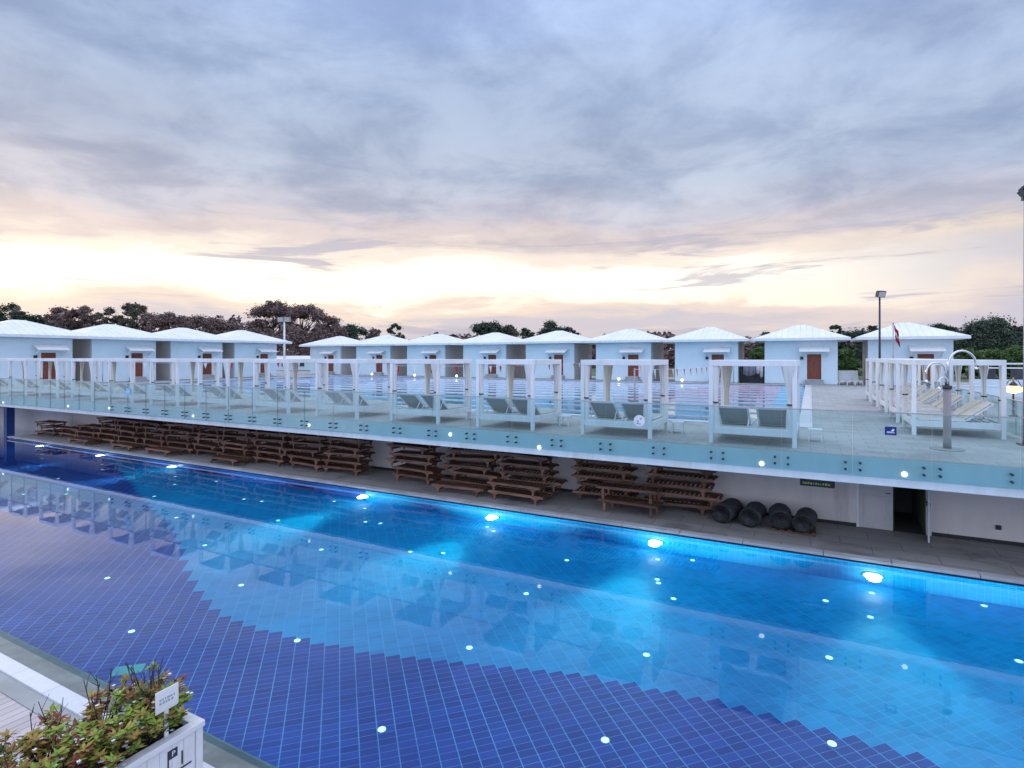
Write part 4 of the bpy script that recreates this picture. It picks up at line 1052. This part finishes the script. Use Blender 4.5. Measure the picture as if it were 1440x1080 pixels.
def ramp(x, stops):
    n = N(nt, 'ShaderNodeValToRGB'); n.color_ramp.interpolation = 'EASE'
    el = n.color_ramp.elements
    while len(el) > 1: el.remove(el[0])
    el[0].position = stops[0][0]; el[0].color = (*stops[0][1], 1)
    for p_, c_ in stops[1:]:
        e_ = el.new(p_); e_.color = (*c_, 1)
    L(nt, x, n.inputs[0]); return n.outputs[0]
warm = ramp(zz, [(0,lin(204,199,213)),(.048,lin(214,206,213)),(.078,lin(246,226,212)),(.105,(1.45,1.25,.98)),(.138,(1.5,1.36,1.12)),(.170,(1.0,.86,.75)),
                 (.205,lin(218,204,204)),(.25,lin(190,190,205)),(.32,lin(172,183,206)),(.42,lin(165,182,212)),(.55,lin(172,193,233)),(1,lin(190,200,232))])
cool = ramp(zz, [(0,lin(200,200,218)),(.06,lin(206,202,216)),(.10,lin(226,212,210)),(.14,lin(196,194,208)),(.18,lin(232,218,206)),(.215,lin(188,190,208)),(.28,lin(164,180,208)),(.42,lin(163,181,214)),(.55,lin(172,193,234)),(1,lin(190,200,232))])
sa = R(SUN_AZ)
ga = R(GLOW_AZ); gs = sstep(nt, dot((-math.sin(ga), math.cos(ga), 0)), .30, .90)
skc = mixc(nt, gs, cool, warm)
# streaks of cloud in the bright band, mottling above
low = math_n(nt, 'SUBTRACT', 1., sstep(nt, zc, .17, .30))
skc = mixc(nt, math_n(nt, 'MULTIPLY', math_n(nt, 'MULTIPLY', sstep(nt, n3, .55, .66), low), .7), skc, lin(184,182,200))
up = sstep(nt, zc, .12, .27)
mot = mixc(nt, sstep(nt, n2, .34, .66), (.82,.85,.90), (1.22,1.20,1.15))
mot = mixc(nt, .75, mot, mixc(nt, sstep(nt, n1, .34, .68), (.80,.83,.90), (1.22,1.2,1.15)), 'MULTIPLY')
skc = mixc(nt, up, skc, mixc(nt, 1., skc, mot, 'MULTIPLY'))
# the open, brighter sky overhead and behind the viewer
over = sstep(nt, dz, .56, .85)
skc = mixc(nt, over, skc, (1.36,1.46,1.86))
back = sstep(nt, dot((ST, -CT, 0)), .05, .55)
skc = mixc(nt, back, skc, (1.0,1.20,1.62))
cl10 = mixc(nt, 1., skc, (10.,10.,10.), 'MULTIPLY')          # cloud deck in the sky texture's own units
bg = N(nt, 'ShaderNodeBackground'); bg.inputs[1].default_value = .1
L(nt, mixc(nt, .96, sky.outputs[0], cl10), bg.inputs[0]); L(nt, bg.outputs[0], out.inputs[0])

sl = bpy.data.lights.new('sun', 'SUN'); sl.energy = .5; sl.angle = R(10); sl.color = (1,.86,.68)
so = bpy.data.objects.new('sun', sl); COL.objects.link(so)
sd = Vector((-math.sin(sa)*math.cos(R(SUN_EL)), math.cos(sa)*math.cos(R(SUN_EL)), math.sin(R(SUN_EL))))
so.rotation_euler = sd.to_track_quat('Z', 'Y').to_euler(); so.location = sd*200

cd = bpy.data.cameras.new('camera'); co = bpy.data.objects.new('camera', cd); COL.objects.link(co)
cd.sensor_width = 36; cd.sensor_fit = 'HORIZONTAL'; cd.lens = F/1440*36; cd.shift_y = -(540-V0)/1440
cd.clip_start = .05; cd.clip_end = 5000
co.location = (0,0,ZC); co.rotation_euler = (R(90),0,TH)
SC.camera = co

SC.view_settings.view_transform = 'Standard'; SC.view_settings.look = 'None'; SC.view_settings.gamma = 1; SC.view_settings.exposure = .06
cy = SC.cycles
cy.use_denoising = True; cy.max_bounces = 10; cy.diffuse_bounces = 4; cy.glossy_bounces = 6; cy.transmission_bounces = 8; cy.transparent_max_bounces = 24
cy.caustics_reflective = False; cy.caustics_refractive = True; cy.blur_glossy = .5; cy.sample_clamp_indirect = 8
